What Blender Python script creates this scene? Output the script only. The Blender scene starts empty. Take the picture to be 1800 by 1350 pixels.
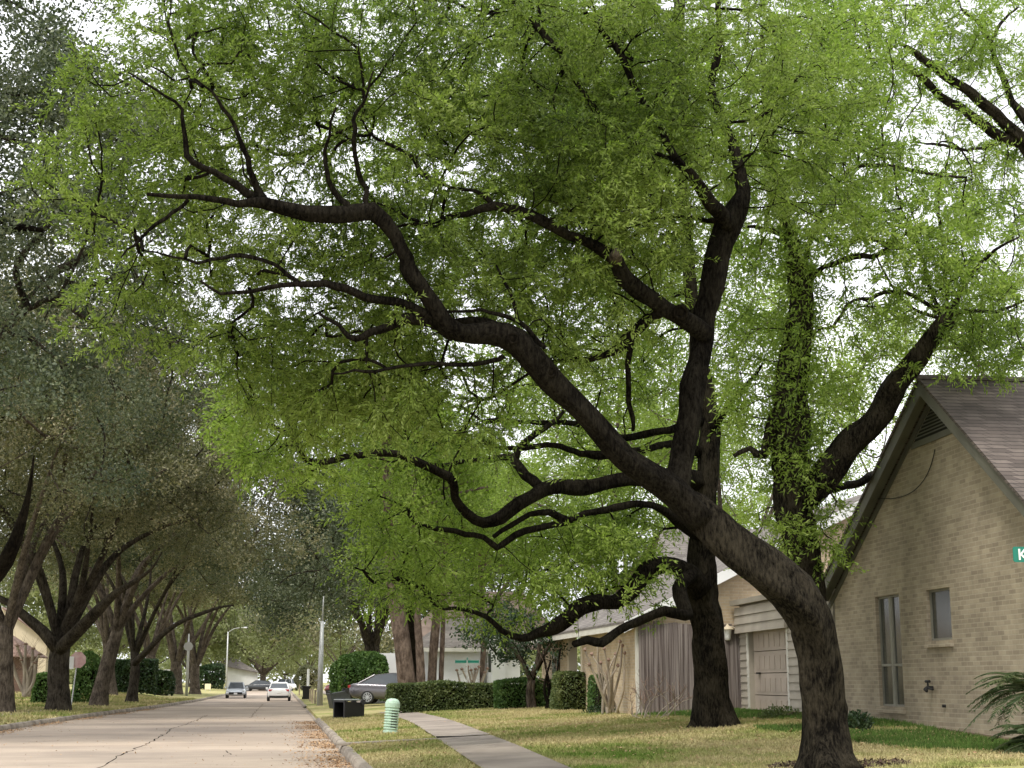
import bpy, math, random
import numpy as np
from mathutils import Vector, Matrix
# ------------------------------------------------------------------ camera, world, sun, exposure
sc = bpy.context.scene
C = sc.collection
F, HZ, CZ = 2600.0, 1198.0, 1.5            # focal length in photo pixels, horizon row, eye height
PITCH = math.atan((HZ - 675) / F)
YAW = math.atan((900 - 495) / (F * math.cos(PITCH) + (HZ - 675) * math.sin(PITCH)))
FH = np.array([math.sin(YAW), math.cos(YAW), 0]); RT = np.array([math.cos(YAW), -math.sin(YAW), 0])
FW = FH * math.cos(PITCH) + np.array([0, 0, math.sin(PITCH)])
UP = -FH * math.sin(PITCH) + np.array([0, 0, math.cos(PITCH)])
cam = bpy.data.cameras.new('camera'); camo = bpy.data.objects.new('camera', cam); C.objects.link(camo)
cam.sensor_width = 36; cam.lens = 36 * F / 1800; cam.clip_start = .1; cam.clip_end = 3000
camo.matrix_world = Matrix(((RT[0], UP[0], -FW[0], 0), (RT[1], UP[1], -FW[1], 0), (RT[2], UP[2], -FW[2], CZ), (0, 0, 0, 1)))
sc.camera = camo
SUN_EL, SUN_AZ = math.radians(58), math.radians(215)    # azimuth measured from +Y clockwise
w = bpy.data.worlds.new('World'); sc.world = w; w.use_nodes = True
nt = w.node_tree; nt.nodes.clear()
sk = nt.nodes.new('ShaderNodeTexSky'); sk.sky_type = 'NISHITA'; sk.sun_disc = False
sk.sun_elevation = SUN_EL; sk.sun_rotation = SUN_AZ; sk.dust_density = 4; sk.air_density = 1.0
hs = nt.nodes.new('ShaderNodeHueSaturation'); hs.inputs['Saturation'].default_value = .16; hs.inputs['Value'].default_value = 1.0
# thin overcast: brighter and greyer cloud veil mixed over the clear sky
tcw = nt.nodes.new('ShaderNodeTexCoord'); nzw = nt.nodes.new('ShaderNodeTexNoise'); nzw.inputs['Scale'].default_value = 3.0; nzw.inputs['Detail'].default_value = 5
mrw = nt.nodes.new('ShaderNodeMapRange'); mrw.inputs[1].default_value = .3; mrw.inputs[2].default_value = .7; mrw.inputs[3].default_value = .45; mrw.inputs[4].default_value = .8
mxw = nt.nodes.new('ShaderNodeMixRGB'); mxw.inputs[2].default_value = (10.4, 10.5, 10.9, 1)
bg = nt.nodes.new('ShaderNodeBackground'); bg.inputs['Strength'].default_value = .1
out = nt.nodes.new('ShaderNodeOutputWorld')
L = nt.links.new
L(sk.outputs[0], hs.inputs['Color']); L(hs.outputs[0], mxw.inputs[1]); L(tcw.outputs['Generated'], nzw.inputs['Vector'])
L(nzw.outputs[0], mrw.inputs[0]); L(mrw.outputs[0], mxw.inputs[0]); L(mxw.outputs[0], bg.inputs['Color']); L(bg.outputs[0], out.inputs[0])
sl = bpy.data.lights.new('sun', 'SUN'); sl.energy = 1.3; sl.angle = math.radians(14); sl.color = (1, .95, .87)
so = bpy.data.objects.new('sun', sl); C.objects.link(so)
sd = Vector((math.sin(SUN_AZ) * math.cos(SUN_EL), math.cos(SUN_AZ) * math.cos(SUN_EL), math.sin(SUN_EL)))
so.rotation_euler = sd.to_track_quat('Z', 'Y').to_euler(); so.location = (0, 0, 60)
sc.view_settings.view_transform = 'Standard'; sc.view_settings.look = 'None'; sc.view_settings.gamma = 1
sc.view_settings.exposure = 1.06
sc.cycles.max_bounces = 8; sc.cycles.transparent_max_bounces = 8; sc.cycles.caustics_reflective = False

# ------------------------------------------------------------------ placing helpers
rng = np.random.default_rng(7)
E0 = np.array([0, 0, CZ])
def ray(x, y): return FW + RT * (x - 900) / F + UP * (675 - y) / F
def at(x, y, d): return E0 + ray(x, y) * d                 # a point d metres deep
def atY(x, y, Y):
    r = ray(x, y); return E0 + r * (Y / r[1])
def sst(a, b, v):
    t = np.clip((v - a) / (b - a), 0, 1); return t * t * (3 - 2 * t)
def terr(x, y):
    x = np.asarray(x, float); y = np.asarray(y, float)
    k = .03 + .02 * sst(23, 31, y)
    r = .15 + np.clip(x - 1.3, 0, 11) * k
    l = .15 + .025 * np.clip(-x - 8.3, 0, 14) + .35 * sst(90, 120, y) * sst(8.5, 13, -x)
    return np.where(x > -3, r, l)
def gt(px, py, it=12):
    z = .2
    for _ in range(it):
        r = ray(px, py); p = E0 + r * ((z - CZ) / r[2]); z = float(terr(p[0], p[1]))
    return p
def onwall(px, py, X0=12.5, s=.035, Y0=30):
    r = ray(px, py); t = (X0 - Y0 * s) / (r[0] - s * r[1]); return E0 + r * t

# ------------------------------------------------------------------ materials
def mat(name, col, rough=.8, var=.0, scale=3., col2=None, bump=0., bscale=20., detail=4, metal=0., stretch=None, spec=None, contrast=(.35, .65)):
    m = bpy.data.materials.new(name); m.use_nodes = True; n = m.node_tree.nodes; l = m.node_tree.links
    b = n['Principled BSDF']; b.inputs['Roughness'].default_value = rough; b.inputs['Metallic'].default_value = metal
    if spec is not None: b.inputs['Specular IOR Level'].default_value = spec
    b.inputs['Base Color'].default_value = (*col, 1)
    tc = n.new('ShaderNodeTexCoord'); vec = tc.outputs['Object']
    if stretch:
        mp = n.new('ShaderNodeMapping'); mp.inputs['Scale'].default_value = stretch; l.new(vec, mp.inputs['Vector']); vec = mp.outputs[0]
    if col2 is not None or var:
        if col2 is None: col2 = tuple(c * (1 - var) for c in col)
        nz = n.new('ShaderNodeTexNoise'); nz.inputs['Scale'].default_value = scale; nz.inputs['Detail'].default_value = detail
        l.new(vec, nz.inputs['Vector'])
        r = n.new('ShaderNodeValToRGB'); r.color_ramp.elements[0].position = contrast[0]; r.color_ramp.elements[1].position = contrast[1]
        r.color_ramp.elements[0].color = (*col2, 1); r.color_ramp.elements[1].color = (*col, 1)
        l.new(nz.outputs['Fac'], r.inputs['Fac']); l.new(r.outputs[0], b.inputs['Base Color'])
    if bump:
        nb = n.new('ShaderNodeTexNoise'); nb.inputs['Scale'].default_value = bscale; nb.inputs['Detail'].default_value = 6
        l.new(vec, nb.inputs['Vector'])
        bm = n.new('ShaderNodeBump'); bm.inputs['Strength'].default_value = bump; bm.inputs['Distance'].default_value = .03
        l.new(nb.outputs['Fac'], bm.inputs['Height']); l.new(bm.outputs[0], b.inputs['Normal'])
    return m
def leafmat(name, cols, scale=1.2, fine=25., trans=.45, rough=.55, tcol=1.25):
    m = bpy.data.materials.new(name); m.use_nodes = True; n = m.node_tree.nodes; l = m.node_tree.links; n.clear()
    tc = n.new('ShaderNodeTexCoord')
    a = n.new('ShaderNodeTexNoise'); a.inputs['Scale'].default_value = scale; a.inputs['Detail'].default_value = 3
    f = n.new('ShaderNodeTexNoise'); f.inputs['Scale'].default_value = fine; f.inputs['Detail'].default_value = 1
    l.new(tc.outputs['Object'], a.inputs[0]); l.new(tc.outputs['Object'], f.inputs[0])
    mx = n.new('ShaderNodeMath'); mx.operation = 'ADD'; mh = n.new('ShaderNodeMath'); mh.operation = 'MULTIPLY'; mh.inputs[1].default_value = .5
    l.new(a.outputs[0], mx.inputs[0]); l.new(f.outputs[0], mx.inputs[1]); l.new(mx.outputs[0], mh.inputs[0])
    r = n.new('ShaderNodeValToRGB'); e = r.color_ramp.elements; k = len(cols)
    e[0].position = .34; e[1].position = .66; e[0].color = (*cols[0], 1); e[1].color = (*cols[-1], 1)
    for i in range(1, k - 1):
        q = e.new(.34 + .32 * i / (k - 1)); q.color = (*cols[i], 1)
    l.new(mh.outputs[0], r.inputs[0])
    d = n.new('ShaderNodeBsdfPrincipled'); d.inputs['Roughness'].default_value = rough; d.inputs['Specular IOR Level'].default_value = .3
    t = n.new('ShaderNodeBsdfTranslucent'); g = n.new('ShaderNodeMixRGB'); g.blend_type = 'MULTIPLY'; g.inputs[0].default_value = 1
    g.inputs[2].default_value = (tcol * .94, tcol * 1.1, tcol * .62, 1)
    l.new(r.outputs[0], d.inputs['Base Color']); l.new(r.outputs[0], g.inputs[1]); l.new(g.outputs[0], t.inputs[0])
    s = n.new('ShaderNodeMixShader'); s.inputs[0].default_value = trans; o = n.new('ShaderNodeOutputMaterial')
    l.new(d.outputs[0], s.inputs[1]); l.new(t.outputs[0], s.inputs[2]); l.new(s.outputs[0], o.inputs[0])
    return m
def brickmat(name, c1, c2, mortar, bw=.27, bh=.085, msz=.009, axis='y'):
    m = bpy.data.materials.new(name); m.use_nodes = True; n = m.node_tree.nodes; l = m.node_tree.links
    b = n['Principled BSDF']; b.inputs['Roughness'].default_value = .9
    tc = n.new('ShaderNodeTexCoord'); sp = n.new('ShaderNodeSeparateXYZ'); cb = n.new('ShaderNodeCombineXYZ')
    l.new(tc.outputs['Object'], sp.inputs[0]); l.new(sp.outputs[1 if axis == 'y' else 0], cb.inputs[0]); l.new(sp.outputs[2], cb.inputs[1])
    br = n.new('ShaderNodeTexBrick'); br.inputs['Scale'].default_value = 1; br.inputs['Brick Width'].default_value = bw; br.inputs['Row Height'].default_value = bh
    br.inputs['Mortar Size'].default_value = msz; br.inputs['Mortar Smooth'].default_value = .2; br.inputs['Bias'].default_value = 0
    br.inputs['Color1'].default_value = (*c1, 1); br.inputs['Color2'].default_value = (*c2, 1); br.inputs['Mortar'].default_value = (*mortar, 1)
    l.new(cb.outputs[0], br.inputs['Vector'])
    nz = n.new('ShaderNodeTexNoise'); nz.inputs['Scale'].default_value = 1.3; nz.inputs['Detail'].default_value = 6; nz.inputs['Roughness'].default_value = .7
    l.new(tc.outputs['Object'], nz.inputs[0])
    mr = n.new('ShaderNodeMapRange'); mr.inputs[1].default_value = .3; mr.inputs[2].default_value = .7; mr.inputs[3].default_value = .72; mr.inputs[4].default_value = 1.15
    l.new(nz.outputs[0], mr.inputs[0])
    mm = n.new('ShaderNodeMixRGB'); mm.blend_type = 'MULTIPLY'; mm.inputs[0].default_value = 1
    l.new(br.outputs['Color'], mm.inputs[1]); l.new(mr.outputs[0], mm.inputs[2]); l.new(mm.outputs[0], b.inputs['Base Color'])
    bm = n.new('ShaderNodeBump'); bm.inputs['Strength'].default_value = .6; bm.inputs['Distance'].default_value = .01; bm.invert = True
    l.new(br.outputs['Fac'], bm.inputs['Height']); l.new(bm.outputs[0], b.inputs['Normal'])
    return m
def shinglemat(name, c1, c2):
    m = bpy.data.materials.new(name); m.use_nodes = True; n = m.node_tree.nodes; l = m.node_tree.links
    b = n['Principled BSDF']; b.inputs['Roughness'].default_value = .95
    tc = n.new('ShaderNodeTexCoord'); sp = n.new('ShaderNodeSeparateXYZ'); cb = n.new('ShaderNodeCombineXYZ')
    ad = n.new('ShaderNodeMath'); ad.operation = 'ADD'
    l.new(tc.outputs['Object'], sp.inputs[0]); l.new(sp.outputs[0], ad.inputs[0]); l.new(sp.outputs[1], ad.inputs[1])
    l.new(ad.outputs[0], cb.inputs[0]); l.new(sp.outputs[2], cb.inputs[1])
    br = n.new('ShaderNodeTexBrick'); br.inputs['Scale'].default_value = 1; br.inputs['Brick Width'].default_value = .34; br.inputs['Row Height'].default_value = .085
    br.inputs['Mortar Size'].default_value = .008; br.inputs['Color1'].default_value = (*c1, 1); br.inputs['Color2'].default_value = (*c2, 1)
    br.inputs['Mortar'].default_value = tuple(x * .45 for x in c2) + (1,)
    l.new(cb.outputs[0], br.inputs['Vector'])
    nz = n.new('ShaderNodeTexNoise'); nz.inputs['Scale'].default_value = .9; nz.inputs['Detail'].default_value = 8; nz.inputs['Roughness'].default_value = .75
    l.new(tc.outputs['Object'], nz.inputs[0])
    mr = n.new('ShaderNodeMapRange'); mr.inputs[1].default_value = .3; mr.inputs[2].default_value = .7; mr.inputs[3].default_value = .6; mr.inputs[4].default_value = 1.3
    l.new(nz.outputs[0], mr.inputs[0])
    mm = n.new('ShaderNodeMixRGB'); mm.blend_type = 'MULTIPLY'; mm.inputs[0].default_value = 1
    l.new(br.outputs['Color'], mm.inputs[1]); l.new(mr.outputs[0], mm.inputs[2]); l.new(mm.outputs[0], b.inputs['Base Color'])
    return m

M = {}
def barkmat(name, light, dark, sc_=22, stretch=(1, 1, .28), strength=1.0):
    m = bpy.data.materials.new(name); m.use_nodes = True; n = m.node_tree.nodes; l = m.node_tree.links
    b = n['Principled BSDF']; b.inputs['Roughness'].default_value = 1; b.inputs['Specular IOR Level'].default_value = .06
    tc = n.new('ShaderNodeTexCoord'); mp = n.new('ShaderNodeMapping'); mp.inputs['Scale'].default_value = stretch; l.new(tc.outputs['Object'], mp.inputs[0])
    f = n.new('ShaderNodeTexNoise'); f.inputs['Scale'].default_value = sc_; f.inputs['Detail'].default_value = 8; f.inputs['Roughness'].default_value = .72; l.new(mp.outputs[0], f.inputs[0])
    c = n.new('ShaderNodeTexNoise'); c.inputs['Scale'].default_value = 2.2; c.inputs['Detail'].default_value = 4; l.new(tc.outputs['Object'], c.inputs[0])
    a = n.new('ShaderNodeMath'); a.operation = 'MULTIPLY_ADD'; a.inputs[1].default_value = .35; l.new(c.outputs[0], a.inputs[0]); 
    q = n.new('ShaderNodeMath'); q.operation = 'MULTIPLY'; q.inputs[1].default_value = .65; l.new(f.outputs[0], q.inputs[0]); l.new(q.outputs[0], a.inputs[2])
    r = n.new('ShaderNodeValToRGB'); e = r.color_ramp.elements; e[0].position = .42; e[0].color = (*dark, 1); e[1].position = .6; e[1].color = (*light, 1); l.new(a.outputs[0], r.inputs[0]); l.new(r.outputs[0], b.inputs['Base Color'])
    bm = n.new('ShaderNodeBump'); bm.inputs['Strength'].default_value = strength; bm.inputs['Distance'].default_value = .11; l.new(f.outputs[0], bm.inputs['Height']); l.new(bm.outputs[0], b.inputs['Normal'])
    return m
M['bark'] = barkmat('bark', (.064, .054, .038), (.006, .005, .004), 26, strength=1)
M['bark_limb_shaded'] = barkmat('bark_limb_shaded', (.034, .029, .021), (.004, .003, .002), 26)  # same bark as the trunk, shade on the limbs put into its colour
M['bark_dark'] = barkmat('bark_dark', (.026, .021, .014), (.004, .003, .002), 28)
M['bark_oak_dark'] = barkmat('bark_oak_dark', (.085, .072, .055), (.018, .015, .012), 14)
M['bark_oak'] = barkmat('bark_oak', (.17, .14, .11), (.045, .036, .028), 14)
M['bark_pine'] = barkmat('bark_pine', (.25, .19, .155), (.085, .062, .05), 9)
M['bark_pale'] = mat('bark_pale', (.42, .36, .28), .85, col2=(.24, .2, .16), scale=4, bump=.3, stretch=(1, 1, .4))
M['bark_brown'] = mat('bark_brown', (.26, .18, .13), .9, col2=(.15, .1, .075), scale=5, bump=.4)
M['leaf_spring'] = leafmat('leaf_spring', [(.046, .076, .016), (.116, .165, .03), (.202, .262, .055), (.32, .38, .125)], .55, 18, .5)
M['leaf_mid'] = leafmat('leaf_mid', [(.065, .110, .02), (.155, .22, .04), (.255, .335, .07), (.38, .45, .14)], .5, 14, .5)
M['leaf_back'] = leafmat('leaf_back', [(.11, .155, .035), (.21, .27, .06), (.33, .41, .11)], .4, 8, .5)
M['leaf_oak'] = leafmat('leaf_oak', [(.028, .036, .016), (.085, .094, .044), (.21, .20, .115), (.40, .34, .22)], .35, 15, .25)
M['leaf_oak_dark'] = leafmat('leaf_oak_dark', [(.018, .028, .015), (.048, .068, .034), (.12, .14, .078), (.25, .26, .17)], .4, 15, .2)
M['leaf_far_haze'] = leafmat('leaf_far_haze', [(.12, .14, .06), (.2, .22, .1), (.3, .31, .16)], .2, 3, .3)  # distance haze is put into the colour: paler leaves for far trees
M['leaf_shrub'] = leafmat('leaf_shrub', [(.035, .075, .02), (.075, .14, .035), (.14, .22, .06)], 1.2, 12, .25)
M['leaf_hedge'] = leafmat('leaf_hedge', [(.04, .06, .02), (.09, .12, .04), (.18, .2, .075)], 2.0, 14, .25)
M['leaf_dark'] = leafmat('leaf_dark', [(.012, .028, .010), (.025, .05, .018), (.055, .085, .03)], 1.0, 10, .15, rough=.35)
M['leaf_palm'] = leafmat('leaf_palm', [(.03, .055, .02), (.06, .09, .03), (.13, .14, .06)], 1.0, 6, .15)
M['twig_brown'] = mat('twig_brown', (.3, .2, .15), .9, var=.4)
M['concrete'] = mat('concrete', (.33, .28, .23), .9, col2=(.21, .175, .145), scale=.9, bump=.25, bscale=60, detail=8)
M['curb'] = mat('curb', (.36, .31, .25), .9, col2=(.17, .14, .11), scale=1.6, bump=.4, bscale=30, detail=8)
M['white'] = mat('white_paint', (.80, .80, .79), .6, var=.12, scale=1)
M['cream'] = mat('cream_paint', (.62, .53, .38), .7, var=.12, scale=1)
M['trim'] = mat('trim_grey_green', (.125, .122, .095), .7, var=.25, scale=2)
M['trim_light'] = mat('trim_light', (.62, .60, .54), .7, var=.15, scale=2)
M['siding'] = mat('siding', (.38, .34, .28), .75, var=.2, scale=1.2, bump=.1)
M['door'] = mat('garage_door', (.43, .36, .30), .6, var=.15, scale=1.5)
M['dark'] = mat('dark', (.012, .011, .010), .8)
M['glass'] = mat('window_glass', (.03, .035, .032), .12, var=.3, scale=1)
M['curtain'] = mat('window_screen', (.10, .105, .09), .5, var=.4, scale=3)
M['brick'] = brickmat('tan_brick', (.38, .318, .225), (.26, .212, .15), (.385, .335, .25))
M['brick2'] = brickmat('cream_brick', (.56, .44, .29), (.46, .35, .23), (.52, .44, .33))
M['brick2x'] = brickmat('cream_brick_gable', (.56, .44, .29), (.46, .35, .23), (.52, .44, .33), axis='x')
M['brick3'] = brickmat('brown_brick', (.16, .09, .06), (.11, .06, .04), (.2, .16, .13))
M['shingle'] = shinglemat('shingle_brown', (.13, .105, .09), (.07, .055, .047))
M['shingle_grey'] = shinglemat('shingle_grey', (.21, .19, .17), (.155, .135, .125))
M['shingle_red'] = shinglemat('shingle_red', (.30, .2, .16), (.23, .15, .12))
M['pole'] = mat('galvanized_steel', (.52, .53, .52), .5, var=.15, scale=2, metal=.3)
M['tyre'] = mat('tyre', (.02, .02, .02), .8); M['rim'] = mat('rim', (.55, .56, .58), .35, metal=.7)
M['carglass'] = mat('car_glass', (.05, .06, .07), .08)
M['chrome'] = mat('chrome', (.6, .6, .6), .2, metal=.9)
M['redlight'] = mat('red_lens', (.4, .02, .02), .3); M['clear'] = mat('clear_lens', (.7, .72, .75), .2)
M['plastic_black'] = mat('black_plastic', (.012, .012, .013), .45, var=.3)
M['plastic_lid_sheen'] = mat('sheen_lid_plastic', (.35, .38, .38), .3, var=.2)  # white sheen of the open lid is put into its colour
M['pedestal'] = mat('pale_green_plastic', (.44, .60, .47), .6, var=.25, scale=6)
M['sign_green'] = mat('sign_green', (.0, .17, .115), .4, var=.1); M['sign_white'] = mat('sign_white', (.8, .8, .78), .4)
M['sign_red'] = mat('faded_red', (.52, .25, .26), .5, col2=(.68, .5, .48), scale=3)
M['sign_grey'] = mat('sign_grey', (.33, .33, .31), .5)
M['wood_post'] = mat('wood_post', (.42, .34, .24), .9, var=.4, scale=4)
M['litter'] = mat('dry_leaves', (.52, .35, .2), .95, col2=(.27, .16, .085), scale=12)
M['mulch'] = mat('mulch', (.10, .06, .04), .95, var=.5, scale=8, bump=1, bscale=30)
M['dry_edge'] = mat('dry_soil', (.36, .27, .16), .95, col2=(.13, .09, .05), scale=6, bump=.6)

def fence_mat():
    m = mat('weathered_cedar', (.2, .165, .15), .9, var=.3, scale=4, stretch=(7, 7, .12))
    n = m.node_tree.nodes; l = m.node_tree.links
    r = [x for x in n if x.type == 'VALTORGB'][0]
    r.color_ramp.elements[0].color = (.075, .055, .05, 1); r.color_ramp.elements[1].color = (.25, .215, .195, 1)
    return m
M['cedar'] = fence_mat()
def lawn_mat():
    m = bpy.data.materials.new('lawn'); m.use_nodes = True; n = m.node_tree.nodes; l = m.node_tree.links
    b = n['Principled BSDF']; b.inputs['Roughness'].default_value = .95; b.inputs['Specular IOR Level'].default_value = .1
    tc = n.new('ShaderNodeTexCoord')
    def noise(s, d=5, ro=.6):
        x = n.new('ShaderNodeTexNoise'); x.inputs['Scale'].default_value = s; x.inputs['Detail'].default_value = d; x.inputs['Roughness'].default_value = ro
        l.new(tc.outputs['Object'], x.inputs[0]); return x
    a = noise(.3, 7, .7); c = noise(9, 4)
    r = n.new('ShaderNodeValToRGB'); e = r.color_ramp.elements
    e[0].position = .36; e[0].color = (.13, .21, .035, 1); e[1].position = .56; e[1].color = (.43, .37, .19, 1)
    q = e.new(.44); q.color = (.28, .29, .10, 1)
    l.new(a.outputs[0], r.inputs[0])
    mr = n.new('ShaderNodeMapRange'); mr.inputs[1].default_value = .25; mr.inputs[2].default_value = .75; mr.inputs[3].default_value = .5; mr.inputs[4].default_value = 1.4
    l.new(c.outputs[0], mr.inputs[0])
    mm = n.new('ShaderNodeMixRGB'); mm.blend_type = 'MULTIPLY'; mm.inputs[0].default_value = 1
    l.new(r.outputs[0], mm.inputs[1]); l.new(mr.outputs[0], mm.inputs[2]); l.new(mm.outputs[0], b.inputs['Base Color'])
    bm = n.new('ShaderNodeBump'); bm.inputs['Strength'].default_value = .8; bm.inputs['Distance'].default_value = .04
    l.new(c.outputs[0], bm.inputs['Height']); l.new(bm.outputs[0], b.inputs['Normal'])
    return m
M['lawn'] = lawn_mat()
def road_mat():
    m = bpy.data.materials.new('road_concrete'); m.use_nodes = True; n = m.node_tree.nodes; l = m.node_tree.links
    b = n['Principled BSDF']; b.inputs['Roughness'].default_value = .9
    tc = n.new('ShaderNodeTexCoord')
    def noise(s, d=5, ro=.6, st=None):
        x = n.new('ShaderNodeTexNoise'); x.inputs['Scale'].default_value = s; x.inputs['Detail'].default_value = d; x.inputs['Roughness'].default_value = ro
        if st:
            mp = n.new('ShaderNodeMapping'); mp.inputs['Scale'].default_value = st; l.new(tc.outputs['Object'], mp.inputs[0]); l.new(mp.outputs[0], x.inputs[0])
        else: l.new(tc.outputs['Object'], x.inputs[0])
        return x
    a = noise(.35, 8, .7, (.3, .5, 1)); c = noise(40, 3)
    r = n.new('ShaderNodeValToRGB'); e = r.color_ramp.elements
    e[0].position = .32; e[0].color = (.25, .205, .165, 1); e[1].position = .68; e[1].color = (.54, .435, .335, 1)
    l.new(a.outputs[0], r.inputs[0])
    mr = n.new('ShaderNodeMapRange'); mr.inputs[1].default_value = .3; mr.inputs[2].default_value = .7; mr.inputs[3].default_value = .82; mr.inputs[4].default_value = 1.12
    l.new(c.outputs[0], mr.inputs[0])
    mm = n.new('ShaderNodeMixRGB'); mm.blend_type = 'MULTIPLY'; mm.inputs[0].default_value = 1
    l.new(r.outputs[0], mm.inputs[1]); l.new(mr.outputs[0], mm.inputs[2])
    # slab joints across the road
    br = n.new('ShaderNodeTexBrick'); br.inputs['Scale'].default_value = 1; br.inputs['Brick Width'].default_value = 300; br.inputs['Row Height'].default_value = 9.2
    br.inputs['Mortar Size'].default_value = .025; br.inputs['Color1'].default_value = (1, 1, 1, 1); br.inputs['Color2'].default_value = (.86, .85, .84, 1); br.inputs['Mortar'].default_value = (.45, .42, .4, 1)
    mj = n.new('ShaderNodeMapping'); mj.inputs['Location'].default_value = (77, 0, 0); l.new(tc.outputs['Object'], mj.inputs[0]); l.new(mj.outputs[0], br.inputs['Vector'])
    m2 = n.new('ShaderNodeMixRGB'); m2.blend_type = 'MULTIPLY'; m2.inputs[0].default_value = 1
    l.new(mm.outputs[0], m2.inputs[1]); l.new(br.outputs['Color'], m2.inputs[2]); l.new(m2.outputs[0], b.inputs['Base Color'])
    return m
M['road'] = road_mat()

# ------------------------------------------------------------------ object helpers
def tag(o, label=None, cat=None, group=None, kind=None):
    if label: o['label'] = label
    if cat: o['category'] = cat
    if group: o['group'] = group
    if kind: o['kind'] = kind
    return o
def thing(name, label, cat, loc=(0, 0, 0), rz=0, group=None):
    o = bpy.data.objects.new(name, None); C.objects.link(o); o.location = tuple(float(v) for v in loc); o.rotation_euler = (0, 0, rz)
    o.empty_display_size = .3
    return tag(o, label, cat, group)
def origin(o):
    p = np.zeros(3)
    while o is not None:
        p += np.array(o.location); o = o.parent
    return p
class MB:
    def __init__(s): s.v = []; s.f = []; s.n = 0
    def add(s, v, f):
        s.v.append(np.asarray(v, float).reshape(-1, 3)); s.f += [tuple(i + s.n for i in q) for q in f]; s.n += len(s.v[-1]); return s
    def box(s, c, d, rz=0., M3=None):
        a = np.array([[x, y, z] for x in (-.5, .5) for y in (-.5, .5) for z in (-.5, .5)]) * np.array(d)
        if M3 is not None: a = a @ np.asarray(M3).T
        elif rz: a = a @ np.array([[math.cos(rz), math.sin(rz), 0], [-math.sin(rz), math.cos(rz), 0], [0, 0, 1]])
        return s.add(a + np.array(c), [(0, 1, 3, 2), (4, 6, 7, 5), (0, 4, 5, 1), (2, 3, 7, 6), (0, 2, 6, 4), (1, 5, 7, 3)])
    def slab(s, P, off):
        """polygon P (list of 3-D points) given thickness by the vector off"""
        P = np.asarray(P, float); k = len(P); v = np.vstack([P, P + np.asarray(off)])
        f = [tuple(range(k))[::-1], tuple(range(k, 2 * k))] + [(i, (i + 1) % k, k + (i + 1) % k, k + i) for i in range(k)]
        return s.add(v, f)
    def cyl(s, a, b, r1, r2=None, n=12):
        return s.tube([a, b], [r1, r1 if r2 is None else r2], n)
    def tube(s, P, R, n=8, cap=True, rough=0., flare=None, seed=0):
        P = np.asarray(P, float); R = np.asarray(R, float); k = len(P)
        T = np.gradient(P, axis=0) if k > 2 else np.array([P[-1] - P[0]] * k)
        T /= np.linalg.norm(T, axis=1)[:, None] + 1e-12
        u = np.cross(T[0], [0, 0, 1.]); 
        if np.linalg.norm(u) < .2: u = np.cross(T[0], [0, 1., 0])
        U = np.zeros((k, 3)); 
        for i in range(k):
            u = u - T[i] * (u @ T[i]); u /= np.linalg.norm(u) + 1e-12; U[i] = u
        V = np.cross(T, U); an = np.arange(n) * 2 * math.pi / n
        rr = R[:, None] * np.ones(n)
        if rough:
            rs = np.random.default_rng(seed + 11); i_ = np.arange(k)[:, None]
            for q in range(4):
                ph = rs.random() * 6.28; fr = rs.integers(2, 6); lf = rs.uniform(.1, .6)
                rr = rr * (1 + rough * .5 * np.sin(fr * an[None, :] + ph + lf * i_))
            rr = rr * (1 + rough * rs.normal(0, .14, rr.shape))
        if flare is not None:
            rr = rr * (1 + flare[:, None] * (.5 + .5 * np.cos(5 * an + seed))[None, :])
        v = P[:, None, :] + rr[:, :, None] * (np.cos(an)[None, :, None] * U[:, None, :] + np.sin(an)[None, :, None] * V[:, None, :])
        f = [(i * n + j, i * n + (j + 1) % n, (i + 1) * n + (j + 1) % n, (i + 1) * n + j) for i in range(k - 1) for j in range(n)]
        if cap: f += [tuple(range(n))[::-1], tuple(range((k - 1) * n, k * n))]
        return s.add(v.reshape(-1, 3), f)
    def build(s, name, m, parent=None, smooth=False, local=False, bevel=0):
        v = np.vstack(s.v)
        if parent is not None and not local: v = v - origin(parent)
        me = bpy.data.meshes.new(name); me.from_pydata(v.tolist(), [], s.f); me.materials.append(m)
        if smooth: me.shade_smooth()
        o = bpy.data.objects.new(name, me); C.objects.link(o); o.parent = parent
        if bevel:
            bv = o.modifiers.new('bevel', 'BEVEL'); bv.width = bevel; bv.segments = 2; bv.limit_method = 'ANGLE'
        return o
def quads(name, v, m, parent=None, k=4):
    """v: (N*k,3) array, every k rows one face"""
    v = np.ascontiguousarray(v, dtype=np.float32)
    if parent is not None: v = v - origin(parent).astype(np.float32)
    N = len(v) // k; me = bpy.data.meshes.new(name)
    me.vertices.add(N * k); me.vertices.foreach_set('co', v.ravel())
    me.loops.add(N * k); me.loops.foreach_set('vertex_index', np.arange(N * k, dtype=np.int32))
    me.polygons.add(N); me.polygons.foreach_set('loop_start', np.arange(0, N * k, k, dtype=np.int32)); me.polygons.foreach_set('loop_total', np.full(N, k, dtype=np.int32))
    me.materials.append(m); me.update(calc_edges=True)
    o = bpy.data.objects.new(name, me); C.objects.link(o); o.parent = parent
    return o
def norm(a): return a / (np.linalg.norm(a, axis=-1, keepdims=True) + 1e-9)
def leafquads(P, D, Ln, Wd, rg):
    """pointed leaves: base P, direction D, lengths, half widths"""
    N = len(P); W = norm(np.cross(D, rg.normal(size=(N, 3)))) * Wd[:, None]; mid = P + D * (Ln * .45)[:, None]
    v = np.empty((N, 4, 3)); v[:, 0] = P; v[:, 1] = mid + W; v[:, 2] = P + D * Ln[:, None]; v[:, 3] = mid - W
    return v.reshape(-1, 3)
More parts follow.
